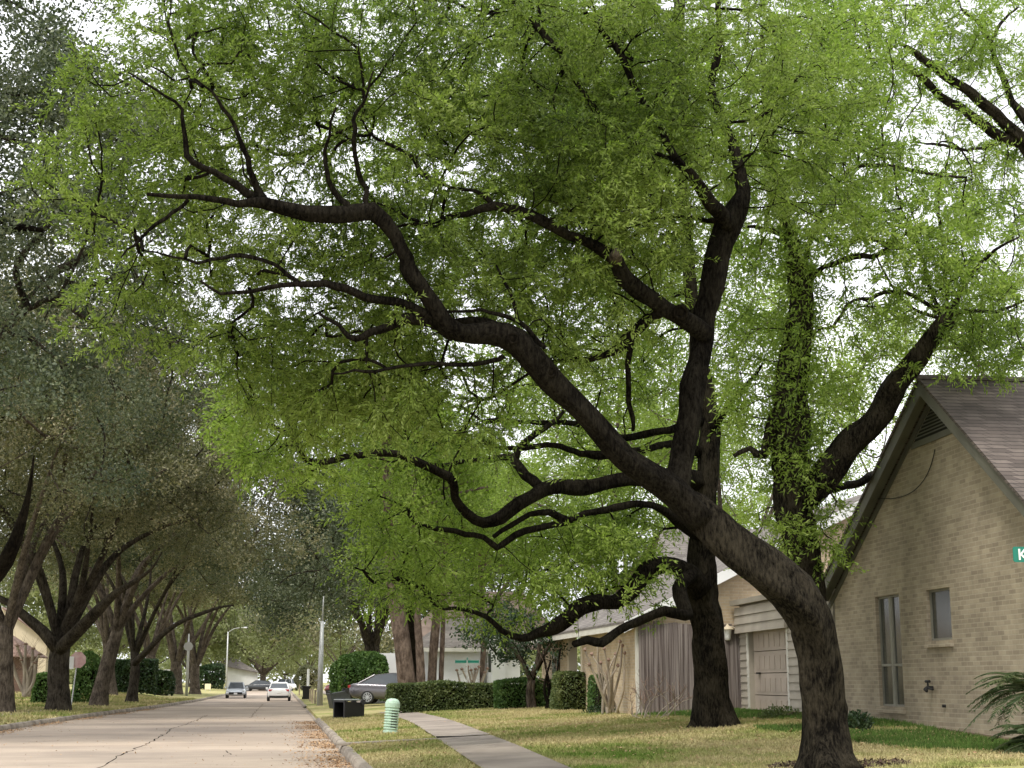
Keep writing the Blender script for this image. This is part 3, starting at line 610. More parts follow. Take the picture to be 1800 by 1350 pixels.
limbsB = [
 [(1258, 1292, 31.6, 92), (1256, 1268, 31.6, 78), (1250, 1200, 31.6, 62), (1243, 1120, 31.6, 57), (1236, 1040, 31.6, 53), (1234, 970, 31.6, 50), (1238, 900, 31.7, 46), (1246, 830, 31.8, 40), (1246, 760, 32, 36), (1240, 690, 32.2, 32), (1225, 600, 32.4, 28), (1215, 500, 32.6, 24), (1205, 400, 32.8, 22), (1198, 300, 33, 20), (1193, 180, 33, 22), (1190, 90, 33, 22), (1194, 0, 33, 20), (1196, -40, 33, 18)],
 [(1232, 1040, 31.4, 44), (1205, 1005, 31.2, 36), (1172, 990, 31, 32), (1140, 1003, 30.8, 34), (1112, 1035, 30.6, 34), (1080, 1062, 30.4, 33), (1050, 1058, 30.2, 30), (1020, 1062, 30, 29), (1000, 1085, 29.9, 27), (975, 1105, 29.8, 26), (945, 1118, 29.6, 20), (915, 1122, 29.5, 14), (880, 1108, 29.4, 10), (840, 1075, 29.3, 8), (800, 1070, 29.2, 8), (765, 1062, 29.1, 9), (745, 1038, 29, 10), (715, 1022, 28.9, 8), (680, 1015, 28.8, 7), (655, 1022, 28.7, 7), (640, 1005, 28.6, 5), (625, 1000, 28.5, 3)],
 [(1218, 1010, 31.1, 24), (1196, 1030, 30.7, 28), (1202, 1060, 30.4, 25), (1208, 1080, 30.2, 22), (1190, 1076, 30, 18), (1165, 1074, 29.9, 18), (1135, 1088, 29.7, 18), (1105, 1102, 29.5, 17), (1085, 1112, 29.4, 18), (1058, 1130, 29.2, 18), (1030, 1125, 29.1, 15), (1008, 1132, 29, 12)],
 [(1240, 850, 31.8, 34), (1190, 835, 31.2, 30), (1140, 840, 30.8, 28), (1095, 846, 30.4, 29), (1040, 850, 30, 29), (990, 858, 29.7, 27), (945, 868, 29.4, 27), (910, 884, 29.1, 24), (880, 908, 28.9, 24), (850, 915, 28.7, 22), (822, 900, 28.5, 20), (803, 878, 28.3, 19), (795, 850, 28.1, 17), (770, 828, 27.9, 15), (730, 808, 27.6, 15), (690, 798, 27.3, 14), (640, 800, 27, 13), (590, 806, 26.7, 13), (548, 812, 26.5, 14), (528, 790, 26.4, 13), (515, 765, 26.2, 12), (507, 735, 26.1, 9), (500, 715, 26, 5)],
 [(520, 770, 26.2, 8), (495, 757, 26.1, 8), (475, 745, 26, 7), (465, 725, 25.9, 6), (440, 700, 25.8, 5), (425, 672, 25.7, 4)],
 [(958, 862, 29.5, 22), (925, 838, 29.7, 20), (905, 812, 29.9, 17), (890, 802, 30, 14), (860, 806, 30, 10), (820, 808, 30, 9), (780, 820, 30, 7), (740, 812, 30, 4)],
 [(905, 812, 29.9, 14), (915, 786, 30, 13), (945, 762, 30.2, 12), (972, 742, 30.3, 10), (990, 722, 30.5, 6)],
 [(1235, 940, 31.5, 28), (1195, 918, 31, 18), (1150, 890, 30.6, 14), (1110, 885, 30.2, 14), (1070, 895, 30, 13), (1030, 905, 29.8, 13), (1000, 915, 29.6, 14), (980, 905, 29.5, 14), (965, 898, 29.4, 11), (930, 905, 29.3, 9), (900, 925, 29.2, 10), (868, 945, 29, 9)],
 [(996, 918, 29.6, 14), (960, 925, 29.4, 12), (925, 932, 29.2, 12), (895, 950, 29, 11), (875, 965, 28.9, 12), (850, 945, 28.8, 11), (815, 938, 28.7, 12), (780, 930, 28.6, 9), (745, 922, 28.5, 9), (725, 912, 28.4, 8), (718, 895, 28.3, 4)],
 [(1240, 800, 31.9, 20), (1190, 782, 31.6, 16), (1120, 790, 31.2, 12), (1060, 800, 31, 14), (1010, 795, 30.8, 13), (960, 780, 30.6, 10), (900, 790, 30.4, 9), (850, 780, 30.2, 8), (800, 776, 30, 7), (720, 778, 29.8, 5)],
 [(880, 742, 30.4, 5), (850, 740, 30.3, 10), (910, 742, 30.5, 9), (1000, 745, 30.9, 10), (1060, 760, 31.2, 12), (1130, 765, 31.5, 14), (1235, 740, 32, 18)],
 [(1248, 760, 32, 20), (1275, 720, 31.5, 12), (1300, 690, 31, 9), (1325, 660, 30.6, 7), (1340, 640, 30.4, 4)],
 [(1190, 170, 33, 12), (1172, 130, 33, 12), (1160, 150, 33, 16), (1150, 190, 33, 14), (1140, 260, 32.8, 10), (1190, 420, 32.7, 10)],
]
ellsB = [
 (520, 760, 110, 110, 26.2, 1.6, 1.0), (460, 700, 90, 110, 26, 1.6, 1.1), (640, 750, 160, 90, 27, 1.8, .9), (720, 860, 120, 90, 28.3, 2, 1.1), (870, 760, 200, 90, 29.6, 2.4, .7), (800, 680, 200, 90, 29, 2, .7),
 (860, 1000, 150, 80, 29.3, 2, 1.35), (760, 980, 120, 80, 28.6, 1.8, 1.0), (1000, 990, 160, 80, 30, 2.2, 1.5), (1090, 960, 110, 70, 30.3, 2, 1.4), (700, 1000, 90, 60, 28.2, 1.6, .8), (1100, 870, 130, 80, 30.6, 2, .9),
 (900, 1060, 110, 50, 29.6, 1.6, 1.1), (1130, 700, 110, 90, 31.3, 2, .55), (1230, 600, 130, 120, 32, 2.5, .9), (1180, 430, 150, 130, 32.5, 2.5, 1), (1200, 200, 170, 160, 33, 2.5, 1), (1000, 650, 150, 90, 31, 2.4, .8), (1290, 800, 90, 80, 31.5, 2, .7), (1100, 780, 110, 70, 31, 2, .5), (950, 450, 200, 160, 31.5, 2.5, 1.0), (1000, 180, 200, 160, 32, 2.5, 1.1), (720, 380, 120, 120, 30, 2, .6), (700, 120, 160, 140, 31, 2, .6), (1050, 900, 120, 50, 30, 2, .8), (1130, 1025, 90, 45, 30.5, 1.5, .8)]
gapsB = [(1350, 850, 55, 50, .95), (1150, 730, 90, 50, .6), (940, 780, 60, 30, .5), (1300, 820, 30, 40, .6), (1185, 1000, 25, 20, .8)]
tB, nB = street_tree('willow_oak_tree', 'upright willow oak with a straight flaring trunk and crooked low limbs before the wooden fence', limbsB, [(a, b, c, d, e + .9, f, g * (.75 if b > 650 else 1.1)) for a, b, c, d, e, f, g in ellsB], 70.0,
    (M['bark'], M['bark_dark'], M['leaf_mid'], M['bark_limb_shaded']), 8, k=8, m=12, ll=.13, lw=.0175, tl=(.3, .7), reject=gapsB, r0=.006)

limbsC = [
 [(1449, 1290, 29, 58), (1448, 1240, 29, 56), (1442, 1150, 29, 58), (1424, 1060, 29, 62), (1410, 990, 29, 64), (1398, 900, 29, 64), (1392, 820, 29, 62), (1390, 740, 29, 60), (1392, 660, 29, 56), (1402, 590, 29, 48), (1408, 520, 29, 44), (1398, 460, 29, 34), (1388, 410, 29, 24), (1375, 370, 29, 18), (1360, 300, 29, 14), (1345, 200, 29, 10), (1340, 60, 29, 8)],
 [(1412, 880, 29, 54), (1445, 845, 28.9, 56), (1480, 805, 28.8, 50), (1520, 750, 28.6, 44), (1555, 705, 28.5, 42), (1590, 660, 28.3, 38), (1625, 615, 28.2, 34), (1648, 585, 28.1, 32), (1665, 555, 28, 30)],
 [(1388, 700, 29, 28), (1362, 740, 29, 24), (1340, 800, 29, 20), (1320, 790, 29, 12), (1290, 800, 29, 8)],
 [(1660, 560, 28, 12), (1640, 520, 28, 7), (1625, 470, 28, 6), (1605, 410, 28, 5), (1580, 350, 28, 4), (1570, 280, 28, 3)],
 [(1662, 556, 28, 12), (1665, 510, 28, 7), (1660, 450, 28, 6), (1650, 380, 28, 5), (1655, 300, 28, 3)],
 [(1668, 556, 28, 12), (1690, 510, 27.9, 8), (1715, 475, 27.8, 7), (1750, 440, 27.7, 6), (1790, 415, 27.6, 4)],
 [(1670, 556, 28, 10), (1700, 545, 27.9, 8), (1740, 548, 27.8, 7), (1800, 530, 27.7, 5), (1850, 500, 27.6, 3)],
 [(1655, 552, 28, 10), (1625, 532, 28, 8), (1595, 516, 28, 8), (1555, 515, 28, 8), (1530, 526, 28, 8), (1500, 528, 28, 7), (1482, 552, 28, 7), (1465, 572, 28, 6), (1440, 578, 28, 4)],
 [(1655, 560, 28, 8), (1600, 540, 28, 5), (1560, 490, 28, 4), (1540, 450, 28, 3)],
 [(1410, 500, 29, 16), (1450, 470, 29, 9), (1500, 452, 29, 12), (1545, 448, 29, 10), (1580, 420, 29, 6), (1610, 395, 29, 4)],
 [(1430, 862, 29.3, 26), (1475, 856, 30, 16), (1515, 845, 31, 14), (1548, 826, 32, 13), (1575, 800, 33, 11), (1592, 770, 33.6, 8), (1600, 735, 34, 4)],
 [(1395, 430, 29, 12), (1370, 410, 29, 10), (1340, 402, 29, 9), (1310, 400, 29, 5)],
 [(1405, 500, 29, 10), (1440, 380, 29, 7), (1490, 300, 28.5, 7), (1540, 290, 28.5, 8), (1600, 300, 28.5, 8), (1640, 305, 28.4, 6), (1700, 310, 28.3, 4)],
]
ellsC = [
 (1400, 380, 130, 110, 29, 2.4, 1.1), (1500, 330, 150, 110, 28.5, 2.4, 1.1), (1640, 400, 130, 110, 28, 2, .75), (1740, 460, 90, 110, 27.7, 1.8, .5), (1560, 480, 140, 80, 28.5, 2.2, .8),
 (1480, 620, 100, 110, 28.8, 1.8, .5), (1400, 700, 60, 110, 28.9, 1.0, 1.0), (1400, 860, 70, 110, 28.8, .9, 1.5), (1340, 640, 80, 100, 29.4, 1.5, .7), (1385, 960, 60, 60, 28.6, .6, 1.2), (1330, 720, 70, 60, 29.2, 1, .5),
 (1720, 600, 90, 60, 28, 1.6, .7), (1560, 620, 70, 60, 28.6, 1.5, .4), (1350, 180, 160, 160, 29, 2.5, .9), (1500, 130, 150, 140, 29, 2.5, .9), (1530, 720, 50, 80, 28.9, 1, .5), (1760, 610, 70, 40, 27.8, 1.5, .7), (1470, 930, 35, 60, 28.3, .5, .4), (1640, 610, 40, 40, 28, .5, .5)]
gapsC = [(1560, 800, 50, 70, .95), (1550, 650, 70, 60, .5), (1655, 265, 50, 60, .6), (1770, 420, 50, 60, .5), (1350, 850, 45, 45, .95), (1500, 580, 60, 40, .4), (1430, 750, 14, 50, .8)]
def ivy(rg):
    PP, RR = limb_path(limbsC[0], .12); s = PP[(PP[:, 2] > 5.2) & (PP[:, 2] < 12.5)]; r = RR[(PP[:, 2] > 5.2) & (PP[:, 2] < 12.5)]
    i = rg.integers(0, len(s), 9000); a = rg.random(9000) * 6.28; q = r[i] * rg.uniform(1.0, 2.1, 9000)
    P = s[i] + np.stack([np.cos(a) * q, np.sin(a) * q, rg.normal(0, .1, 9000)], 1)
    return leafquads(P, norm(rg.normal(size=(9000, 3)) + [0, 0, -.3]), rg.uniform(.06, .16, 9000), np.full(9000, .018), rg)
tC, nC = street_tree('shaggy_oak_tree', 'oak with shaggy leafy shoots along its trunk and a thick limb slanting above the gable', limbsC, [(a, b, c, d, e, f, g * (.95 if a > 1450 else 1.05)) for a, b, c, d, e, f, g in ellsC] + [(1650, 500, 150, 120, 28.3, 2, .5)], 95.0,
    (M['bark'], M['bark'], M['leaf_mid']), 13, k=8, m=12, ll=.125, lw=.0165, tl=(.25, .65), reject=gapsC, r0=.0055, extra=ivy)

# tree in the yard behind the gabled house: only its upper limbs come into the picture
gD = atY(1990, 1180, 44); 
limbsD = [
 [(1960, 1200, 42, 46), (1950, 900, 42, 46), (1935, 600, 42, 44), (1905, 400, 42, 40), (1850, 310, 41.6, 30), (1800, 255, 41.2, 24), (1750, 200, 40.8, 20), (1700, 160, 40.4, 18), (1650, 125, 40, 16), (1605, 92, 39.6, 12), (1580, 75, 39.4, 4)],
 [(1790, 250, 41.2, 20), (1740, 230, 40.9, 18), (1690, 190, 40.6, 16), (1640, 155, 40.3, 14), (1600, 122, 40, 12), (1565, 108, 39.8, 8), (1530, 105, 39.6, 5)],
 [(1930, 420, 42, 20), (1860, 340, 42, 16), (1800, 200, 41.8, 14), (1780, 180, 41.8, 12), (1730, 55, 41.4, 9), (1690, 15, 41.2, 6)],
 [(1745, 70, 41.4, 7), (1760, 40, 41.5, 6), (1790, 10, 41.5, 4)],
 [(1910, 400, 42, 16), (1850, 262, 41.9, 14), (1810, 225, 41.6, 12), (1780, 178, 41.5, 8)],
 [(1800, 245, 41.2, 8), (1760, 252, 41, 6), (1710, 262, 40.8, 6), (1650, 256, 40.5, 5), (1600, 250, 40.3, 3)],
]
ellsD = [(1600, 60, 150, 110, 39.8, 2.5, .8), (1720, 200, 130, 110, 41, 2.5, .7), (1760, 330, 110, 90, 41, 2.5, .6), (1700, 330, 90, 60, 40.5, 2.5, .6), (1740, 70, 110, 90, 41.5, 2, .9), (1480, 60, 110, 90, 40, 2.5, .7), (1850, 250, 90, 200, 42, 2, .6), (1780, 520, 80, 80, 41, 2, .5)]
gapsD = [(1780, 40, 30, 35, .6), (1790, 190, 40, 40, .7), (1640, 215, 40, 50, .6)]
tD, nD = street_tree('backyard_tree', 'tree rising behind the gabled house, its forked upper limbs reaching in from the top right', limbsD, ellsD, 100.0,
    (M['bark'], M['bark'], M['leaf_mid']), 21, k=7, m=12, ll=.16, lw=.02, tl=(.3, .8), reject=gapsD, base=np.array([*at(1960, 1200, 42)[:2], .6]), r0=.007)

# ------------------------------------------------------------------ live oaks along the left kerb
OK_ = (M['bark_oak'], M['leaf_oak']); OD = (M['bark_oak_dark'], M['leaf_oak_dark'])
def gY(px, Y, dz=0):
    p = atY(px, 1215, Y); return (p[0], p[1], float(terr(p[0], p[1])) - .05 + dz)
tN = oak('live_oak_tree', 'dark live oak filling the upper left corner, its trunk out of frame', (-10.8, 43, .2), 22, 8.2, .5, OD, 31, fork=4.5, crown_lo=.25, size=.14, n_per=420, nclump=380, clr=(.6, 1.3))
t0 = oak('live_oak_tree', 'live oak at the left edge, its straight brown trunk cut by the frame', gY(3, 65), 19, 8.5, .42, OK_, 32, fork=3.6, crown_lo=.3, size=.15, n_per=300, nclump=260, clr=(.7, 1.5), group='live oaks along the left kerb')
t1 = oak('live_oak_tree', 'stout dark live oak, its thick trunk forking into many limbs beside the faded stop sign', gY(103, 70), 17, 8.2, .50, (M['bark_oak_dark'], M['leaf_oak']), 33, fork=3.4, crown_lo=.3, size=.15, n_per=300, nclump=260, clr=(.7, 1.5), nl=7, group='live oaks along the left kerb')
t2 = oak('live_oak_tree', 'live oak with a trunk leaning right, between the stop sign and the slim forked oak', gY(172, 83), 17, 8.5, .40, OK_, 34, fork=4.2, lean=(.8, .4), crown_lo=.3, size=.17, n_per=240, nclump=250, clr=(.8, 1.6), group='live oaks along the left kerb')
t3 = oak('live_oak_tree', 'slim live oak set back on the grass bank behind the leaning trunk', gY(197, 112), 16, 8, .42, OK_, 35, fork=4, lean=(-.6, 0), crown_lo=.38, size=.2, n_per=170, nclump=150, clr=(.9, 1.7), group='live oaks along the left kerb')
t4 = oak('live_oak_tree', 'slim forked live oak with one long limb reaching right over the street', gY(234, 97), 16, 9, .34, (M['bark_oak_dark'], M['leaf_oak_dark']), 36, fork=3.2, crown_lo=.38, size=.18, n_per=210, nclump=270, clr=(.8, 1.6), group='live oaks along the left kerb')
def long_limb(root, pts, m, name='limb'):
    PP, RR = limb_path(pts, .4); mb = MB(); mb.tube(PP, RR, 8, rough=.06); mb.build(name, m, root, smooth=True)
long_limb(t4, [(237, 1165, 92, 14), (262, 1140, 90, 11), (290, 1112, 88, 10), (320, 1092, 86, 9), (350, 1080, 84, 8), (385, 1068, 82, 5), (410, 1064, 80, 3)], M['bark_oak_dark'])
long_limb(t1, [(105, 1140, 66, 26), (140, 1105, 65, 24), (175, 1070, 64, 20), (205, 1042, 63, 14), (240, 1020, 62, 9), (268, 998, 61, 5), (285, 970, 60, 2)], M['bark_oak_dark'])
long_limb(t1, [(100, 1140, 66, 24), (75, 1110, 66, 22), (45, 1085, 66, 18), (15, 1060, 66, 14), (-20, 1045, 66, 10)], M['bark_oak_dark'])
long_limb(tN, [(-90, 1100, 41, 60), (-40, 1040, 40.5, 44), (10, 985, 40, 30), (35, 925, 40, 20), (50, 870, 40, 10), (60, 800, 40, 3)], M['bark_dark'])
long_limb(tN, [(-150, 520, 41, 30), (-60, 440, 40.5, 26), (0, 408, 40, 18), (40, 400, 40, 14), (75, 405, 40, 8)], M['bark_dark'])
t5 = oak('live_oak_tree', 'grey live oak by the white post sign, leaning left and forking low', gY(272, 135), 15, 8, .5, OK_, 37, fork=3.5, lean=(-.5, 0), crown_lo=.5, size=.24, n_per=120, nclump=130, clr=(1, 1.8), group='live oaks along the left kerb')
t6 = oak('live_oak_tree', 'grey live oak between the white post sign and the round-headed pole', gY(308, 150), 15, 8, .62, OK_, 38, fork=3.2, crown_lo=.5, size=.24, n_per=120, nclump=130, clr=(1, 1.8), group='live oaks along the left kerb')
t7 = oak('live_oak_tree', 'last live oak before the far street lamps, just right of the round-headed pole', gY(342, 158), 15, 8, .55, OK_, 39, fork=3.2, crown_lo=.55, size=.26, n_per=100, nclump=120, clr=(1, 1.8), group='live oaks along the left kerb')

# ------------------------------------------------------------------ right-hand row and trees behind the houses
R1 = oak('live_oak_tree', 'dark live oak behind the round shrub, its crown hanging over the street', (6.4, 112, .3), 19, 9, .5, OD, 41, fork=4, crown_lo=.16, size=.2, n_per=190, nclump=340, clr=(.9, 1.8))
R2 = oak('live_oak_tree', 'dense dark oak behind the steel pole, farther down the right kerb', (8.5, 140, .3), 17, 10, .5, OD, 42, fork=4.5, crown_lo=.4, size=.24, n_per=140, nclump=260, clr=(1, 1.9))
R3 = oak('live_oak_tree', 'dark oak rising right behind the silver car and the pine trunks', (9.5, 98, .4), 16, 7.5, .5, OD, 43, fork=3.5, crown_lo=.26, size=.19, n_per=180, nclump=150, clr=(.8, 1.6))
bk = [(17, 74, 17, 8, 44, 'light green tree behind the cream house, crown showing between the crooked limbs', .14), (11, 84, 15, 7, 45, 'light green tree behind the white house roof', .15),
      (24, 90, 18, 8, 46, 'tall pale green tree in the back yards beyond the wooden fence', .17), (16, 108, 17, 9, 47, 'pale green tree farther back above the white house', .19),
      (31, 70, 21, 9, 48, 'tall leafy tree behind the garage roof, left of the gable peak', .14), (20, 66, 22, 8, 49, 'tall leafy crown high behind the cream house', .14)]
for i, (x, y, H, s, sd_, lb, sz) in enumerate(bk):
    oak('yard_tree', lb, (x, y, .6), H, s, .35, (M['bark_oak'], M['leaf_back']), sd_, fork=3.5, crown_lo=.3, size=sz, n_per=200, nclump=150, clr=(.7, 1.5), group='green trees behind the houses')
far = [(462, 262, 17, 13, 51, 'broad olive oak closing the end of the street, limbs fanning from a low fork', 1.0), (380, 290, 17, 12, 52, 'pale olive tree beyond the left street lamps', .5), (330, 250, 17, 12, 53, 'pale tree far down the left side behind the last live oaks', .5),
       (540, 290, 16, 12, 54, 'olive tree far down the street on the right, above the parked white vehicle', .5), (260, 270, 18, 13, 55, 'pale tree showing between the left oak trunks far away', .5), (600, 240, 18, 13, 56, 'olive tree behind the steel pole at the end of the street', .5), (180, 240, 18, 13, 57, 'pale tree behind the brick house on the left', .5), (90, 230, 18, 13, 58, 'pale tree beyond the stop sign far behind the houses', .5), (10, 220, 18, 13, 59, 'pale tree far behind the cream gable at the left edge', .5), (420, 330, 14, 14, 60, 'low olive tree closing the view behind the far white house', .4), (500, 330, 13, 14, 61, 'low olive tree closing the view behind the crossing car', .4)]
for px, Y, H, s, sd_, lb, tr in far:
    oak('far_tree', lb, gY(px, Y), H, s, tr * .6, (M['bark_oak'], M['leaf_far_haze'] if px != 600 else M['leaf_oak']), sd_, fork=2.5, crown_lo=.12, size=.5, n_per=26, nclump=130, clr=(1.4, 2.6), nl=8)

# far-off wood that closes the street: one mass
rg = np.random.default_rng(77); n = 420; cs = np.stack([rg.uniform(-150, 110, n), rg.uniform(345, 385, n), rg.uniform(0, 1, n) ** .8 * 11], 1); tag(quads('distant_wood', clump_leaves(cs, rg.uniform(2, 4, n), 14, .9, rg), M['leaf_far_haze']), kind='stuff')
# knots and a sawn stub on the leaning tree
def knot(px, py, d, rr):
    c = at(px, py, d); an = np.linspace(0, 6.283, 15); P = [c + RT * rr * math.cos(a) + UP * rr * math.sin(a) for a in an]; mb = MB(); mb.tube(P, [rr * .33] * 15, 6, cap=False); mb.tube([c - FW * .0, c - FW * .015], [rr * .7, rr * .6], 10); mb.build('knot', M['bark_dark'], tA, smooth=True)
knot(1196, 549, 20.33, .085); knot(902, 595, 18.62, .06); knot(968, 654, 18.95, .06)
c = at(1082, 455, 19.8); mb = MB(); mb.tube([c, c - FW * .12 + UP * .05, c - FW * .2 + UP * .07], [.10, .09, .06], 10, rough=.15); mb.build('sawn_stub', M['bark_oak'], tA, smooth=True)

M['window_frame'] = mat('window_frame', (.24, .23, .185), .5, var=.2)
M['curtain'] = mat('window_screen', (.095, .10, .08), .6, var=.35, scale=5)
M['glass'] = mat('window_glass', (.06, .065, .055), .12, var=.3, scale=1)
# ------------------------------------------------------------------ gabled tan brick house on the right
WX, WS, WY = 12.5, .035, 30.
def wpt(y, z, off=0.):                       # a point of the street wall plane, off metres towards the street
    return np.array([WX + WS * (y - WY) - off, y, z])
IN = np.array([1, -WS, 0]); IN = IN / np.linalg.norm(IN)
pk = onwall(1640, 670); lf = onwall(1460, 1040); rt_ = onwall(1800, 850)
sl_l = (pk[2] - lf[2]) / (lf[1] - pk[1]); sl_r = (pk[2] - rt_[2]) / (pk[1] - rt_[1])
yL, yR = lf[1] - .15, pk[1] - (pk[2] - 3.3) / sl_r
H1 = thing('brick_house', 'tan brick house with a steep gable, louvred vent and low garage wing on the right', 'house', wpt(pk[1], .5))
tw = onwall(1538, 1050), onwall(1590, 1243); sw = onwall(1627, 1038), onwall(1674, 1124)
wins = [(tw[1][1], tw[0][1], tw[1][2], tw[0][2]), (sw[1][1], sw[0][1], sw[1][2], sw[0][2])]     # y0,y1,z0,z1 (y0 nearer)
# street wall cut round the two openings: columns between openings, each a prism
def top(y): return (pk[2] - .28) - (sl_l * (y - pk[1]) if y > pk[1] else sl_r * (pk[1] - y))
ycuts = sorted([yR + .3, yL - .1, pk[1]] + [v for q in wins for v in q[:2]])
mb = MB(); th = IN * .2
for a, b in zip(ycuts[:-1], ycuts[1:]):
    q = [w_ for w_ in wins if w_[0] - .01 <= a and b <= w_[1] + .01]
    segs = [(None, None)] if not q else [(None, q[0][2]), (q[0][3], None)]
    for z0, z1 in segs:
        lo = -.3 if z0 is None else z0
        P = [wpt(a, lo), wpt(b, lo), wpt(b, top(b) if z1 is None else z1), wpt(a, top(a) if z1 is None else z1)]
        mb.slab(P, th)
DEP = 11.
mb.slab([wpt(yL - .1, -.3) + IN * .2, wpt(yL - .1, -.3) + IN * DEP, wpt(yL - .1, 3.4) + IN * DEP, wpt(yL - .1, 3.4) + IN * .2], (0, -.2, 0))
mb.slab([wpt(yR + .3, -.3) + IN * .2, wpt(yR + .3, -.3) + IN * DEP, wpt(yR + .3, 3.4) + IN * DEP, wpt(yR + .3, 3.4) + IN * .2], (0, .2, 0))
mb.build('wall', M['brick'], H1)
# foundation ledge
mb = MB(); mb.slab([wpt(yR, -.2, .05), wpt(yL, -.2, .05), wpt(yL, .74, .05), wpt(31, .74, .05), wpt(24, .55, .05), wpt(yR, .45, .05)], IN * .045); mb.build('foundation', mat('foundation_concrete', (.25, .17, .13), .9, var=.35, scale=3), H1)
# roof: two slopes with a street overhang, rake boards, soffit
def rp(y, z, off): return wpt(y, z, off)
OV = .32
for side, (ye, s_) in enumerate(((yL + .35, sl_l), (yR - .5, sl_r))):
    ze = pk[2] - s_ * abs(ye - pk[1]); mb = MB()
    mb.slab([rp(pk[1], pk[2], OV), rp(ye, ze, OV), rp(ye, ze, OV) + IN * (DEP + .6), rp(pk[1], pk[2], OV) + IN * (DEP + .6)], (0, 0, .07))
    mb.build('roof', M['shingle'], H1)
    mb = MB(); mb.slab([rp(pk[1], pk[2] - .005, OV - .03), rp(ye, ze - .005, OV - .03), rp(ye, ze - .27, OV - .03), rp(pk[1], pk[2] - .29, OV - .03)], IN * .045); mb.build('rake_board', M['trim'], H1)
    mb = MB(); mb.slab([rp(pk[1], pk[2] - .22, .02), rp(ye, ze - .2, .02), rp(ye, ze - .36, .02), rp(pk[1], pk[2] - .38, .02)], IN * .018); mb.build('frieze_board', M['trim'], H1)
    mb = MB(); mb.slab([rp(pk[1], pk[2] - .10, OV - .08), rp(ye, ze - .10, OV - .08), rp(ye, ze - .10, 0.0), rp(pk[1], pk[2] - .10, 0.0)], (0, 0, .05)); mb.build('soffit', M['trim'], H1)
mb = MB(); mb.slab([rp(pk[1] - .12, pk[2] + .02, OV + .01), rp(pk[1], pk[2] + .125, OV + .01), rp(pk[1] + .12, pk[2] + .02, OV + .01)], IN * (DEP + .6)); mb.build('ridge_cap', M['shingle'], H1)
# louvred vent
vb, vc = onwall(1608, 772), onwall(1692, 738); zb = 6.2
zt = pk[2] - .42
yl_, yr_ = pk[1] + (zt - zb) / sl_l, pk[1] - (zt - zb) / sl_r
mb = MB(); mb.slab([wpt(yl_, zb, .012), wpt(yr_, zb, .012), wpt(pk[1], zt, .012)], IN * .01); vent = mb.build('vent', M['dark'], H1)
mb = MB()
k = 8
for i in range(k):
    z = zb + .04 + (zt - zb - .1) * i / k; a = pk[1] + (zt - z) / sl_l - .05; b = pk[1] - (zt - z) / sl_r + .05
    if a - b > .08: mb.slab([wpt(a, z, .05), wpt(b, z, .05), wpt(b, z + .035, .02), wpt(a, z + .035, .02)], (0, 0, .01))
mb.build('louvres', M['trim'], vent)
mb = MB(); mb.slab([wpt(yl_ + .12, zb - .12, .035), wpt(yr_ - .12, zb - .12, .035), wpt(yr_ - .02, zb, .035), wpt(yl_ + .02, zb, .035)], IN * .03); mb.build('vent_sill', M['trim'], vent)
# windows
def window(w_, halves, mid=None):
    y0, y1, z0, z1 = w_; d = .07
    n = halves; gap = .09; wd = (y1 - y0 - gap * (n - 1)) / n
    mb = MB()
    for i in range(n):
        a = y0 + i * (wd + gap); b = a + wd; f = .045
        for P in ([wpt(a, z0, -d), wpt(a + f, z0, -d), wpt(a + f, z1, -d), wpt(a, z1, -d)], [wpt(b - f, z0, -d), wpt(b, z0, -d), wpt(b, z1, -d), wpt(b - f, z1, -d)],
                  [wpt(a + f, z0, -d), wpt(b - f, z0, -d), wpt(b - f, z0 + f, -d), wpt(a + f, z0 + f, -d)], [wpt(a + f, z1 - f, -d), wpt(b - f, z1 - f, -d), wpt(b - f, z1, -d), wpt(a + f, z1, -d)]): mb.slab(P, IN * .05)
        if mid: mb.slab([wpt(a + f, mid, -d + .01), wpt(b - f, mid, -d + .01), wpt(b - f, mid + .05, -d + .01), wpt(a + f, mid + .05, -d + .01)], IN * .05)
        if i < n - 1: mb.slab([wpt(b, z0, -.06), wpt(b + gap, z0, -.06), wpt(b + gap, z1, -.06), wpt(b, z1, -.06)], IN * .12)
    win = mb.build('window', M['window_frame'], H1)
    mb = MB(); mb.slab([wpt(y0 + .01, z0, -d - .03), wpt(y1 - .01, z0, -d - .03), wpt(y1 - .01, z1, -d - .03), wpt(y0 + .01, z1, -d - .03)], IN * .01); mb.build('pane', M['glass'], win)
    mb = MB(); mb.slab([wpt(y0 + .01, z0, -d - .18), wpt(y1 - .01, z0, -d - .18), wpt(y1 - .01, z1, -d - .18), wpt(y0 + .01, z1, -d - .18)], IN * .01); mb.build('curtain', M['curtain'], win)
    mb = MB(); mb.slab([wpt(y0 - .06, z0 - .13, .07), wpt(y1 + .06, z0 - .13, .07), wpt(y1 + .06, z0 - .02, .06), wpt(y0 - .06, z0 - .02, .06)], IN * .17); mb.build('sill', M['brick'], win)
window(wins[0], 2, mid=wins[0][2] + .36 * (wins[0][3] - wins[0][2])); window(wins[1], 1)
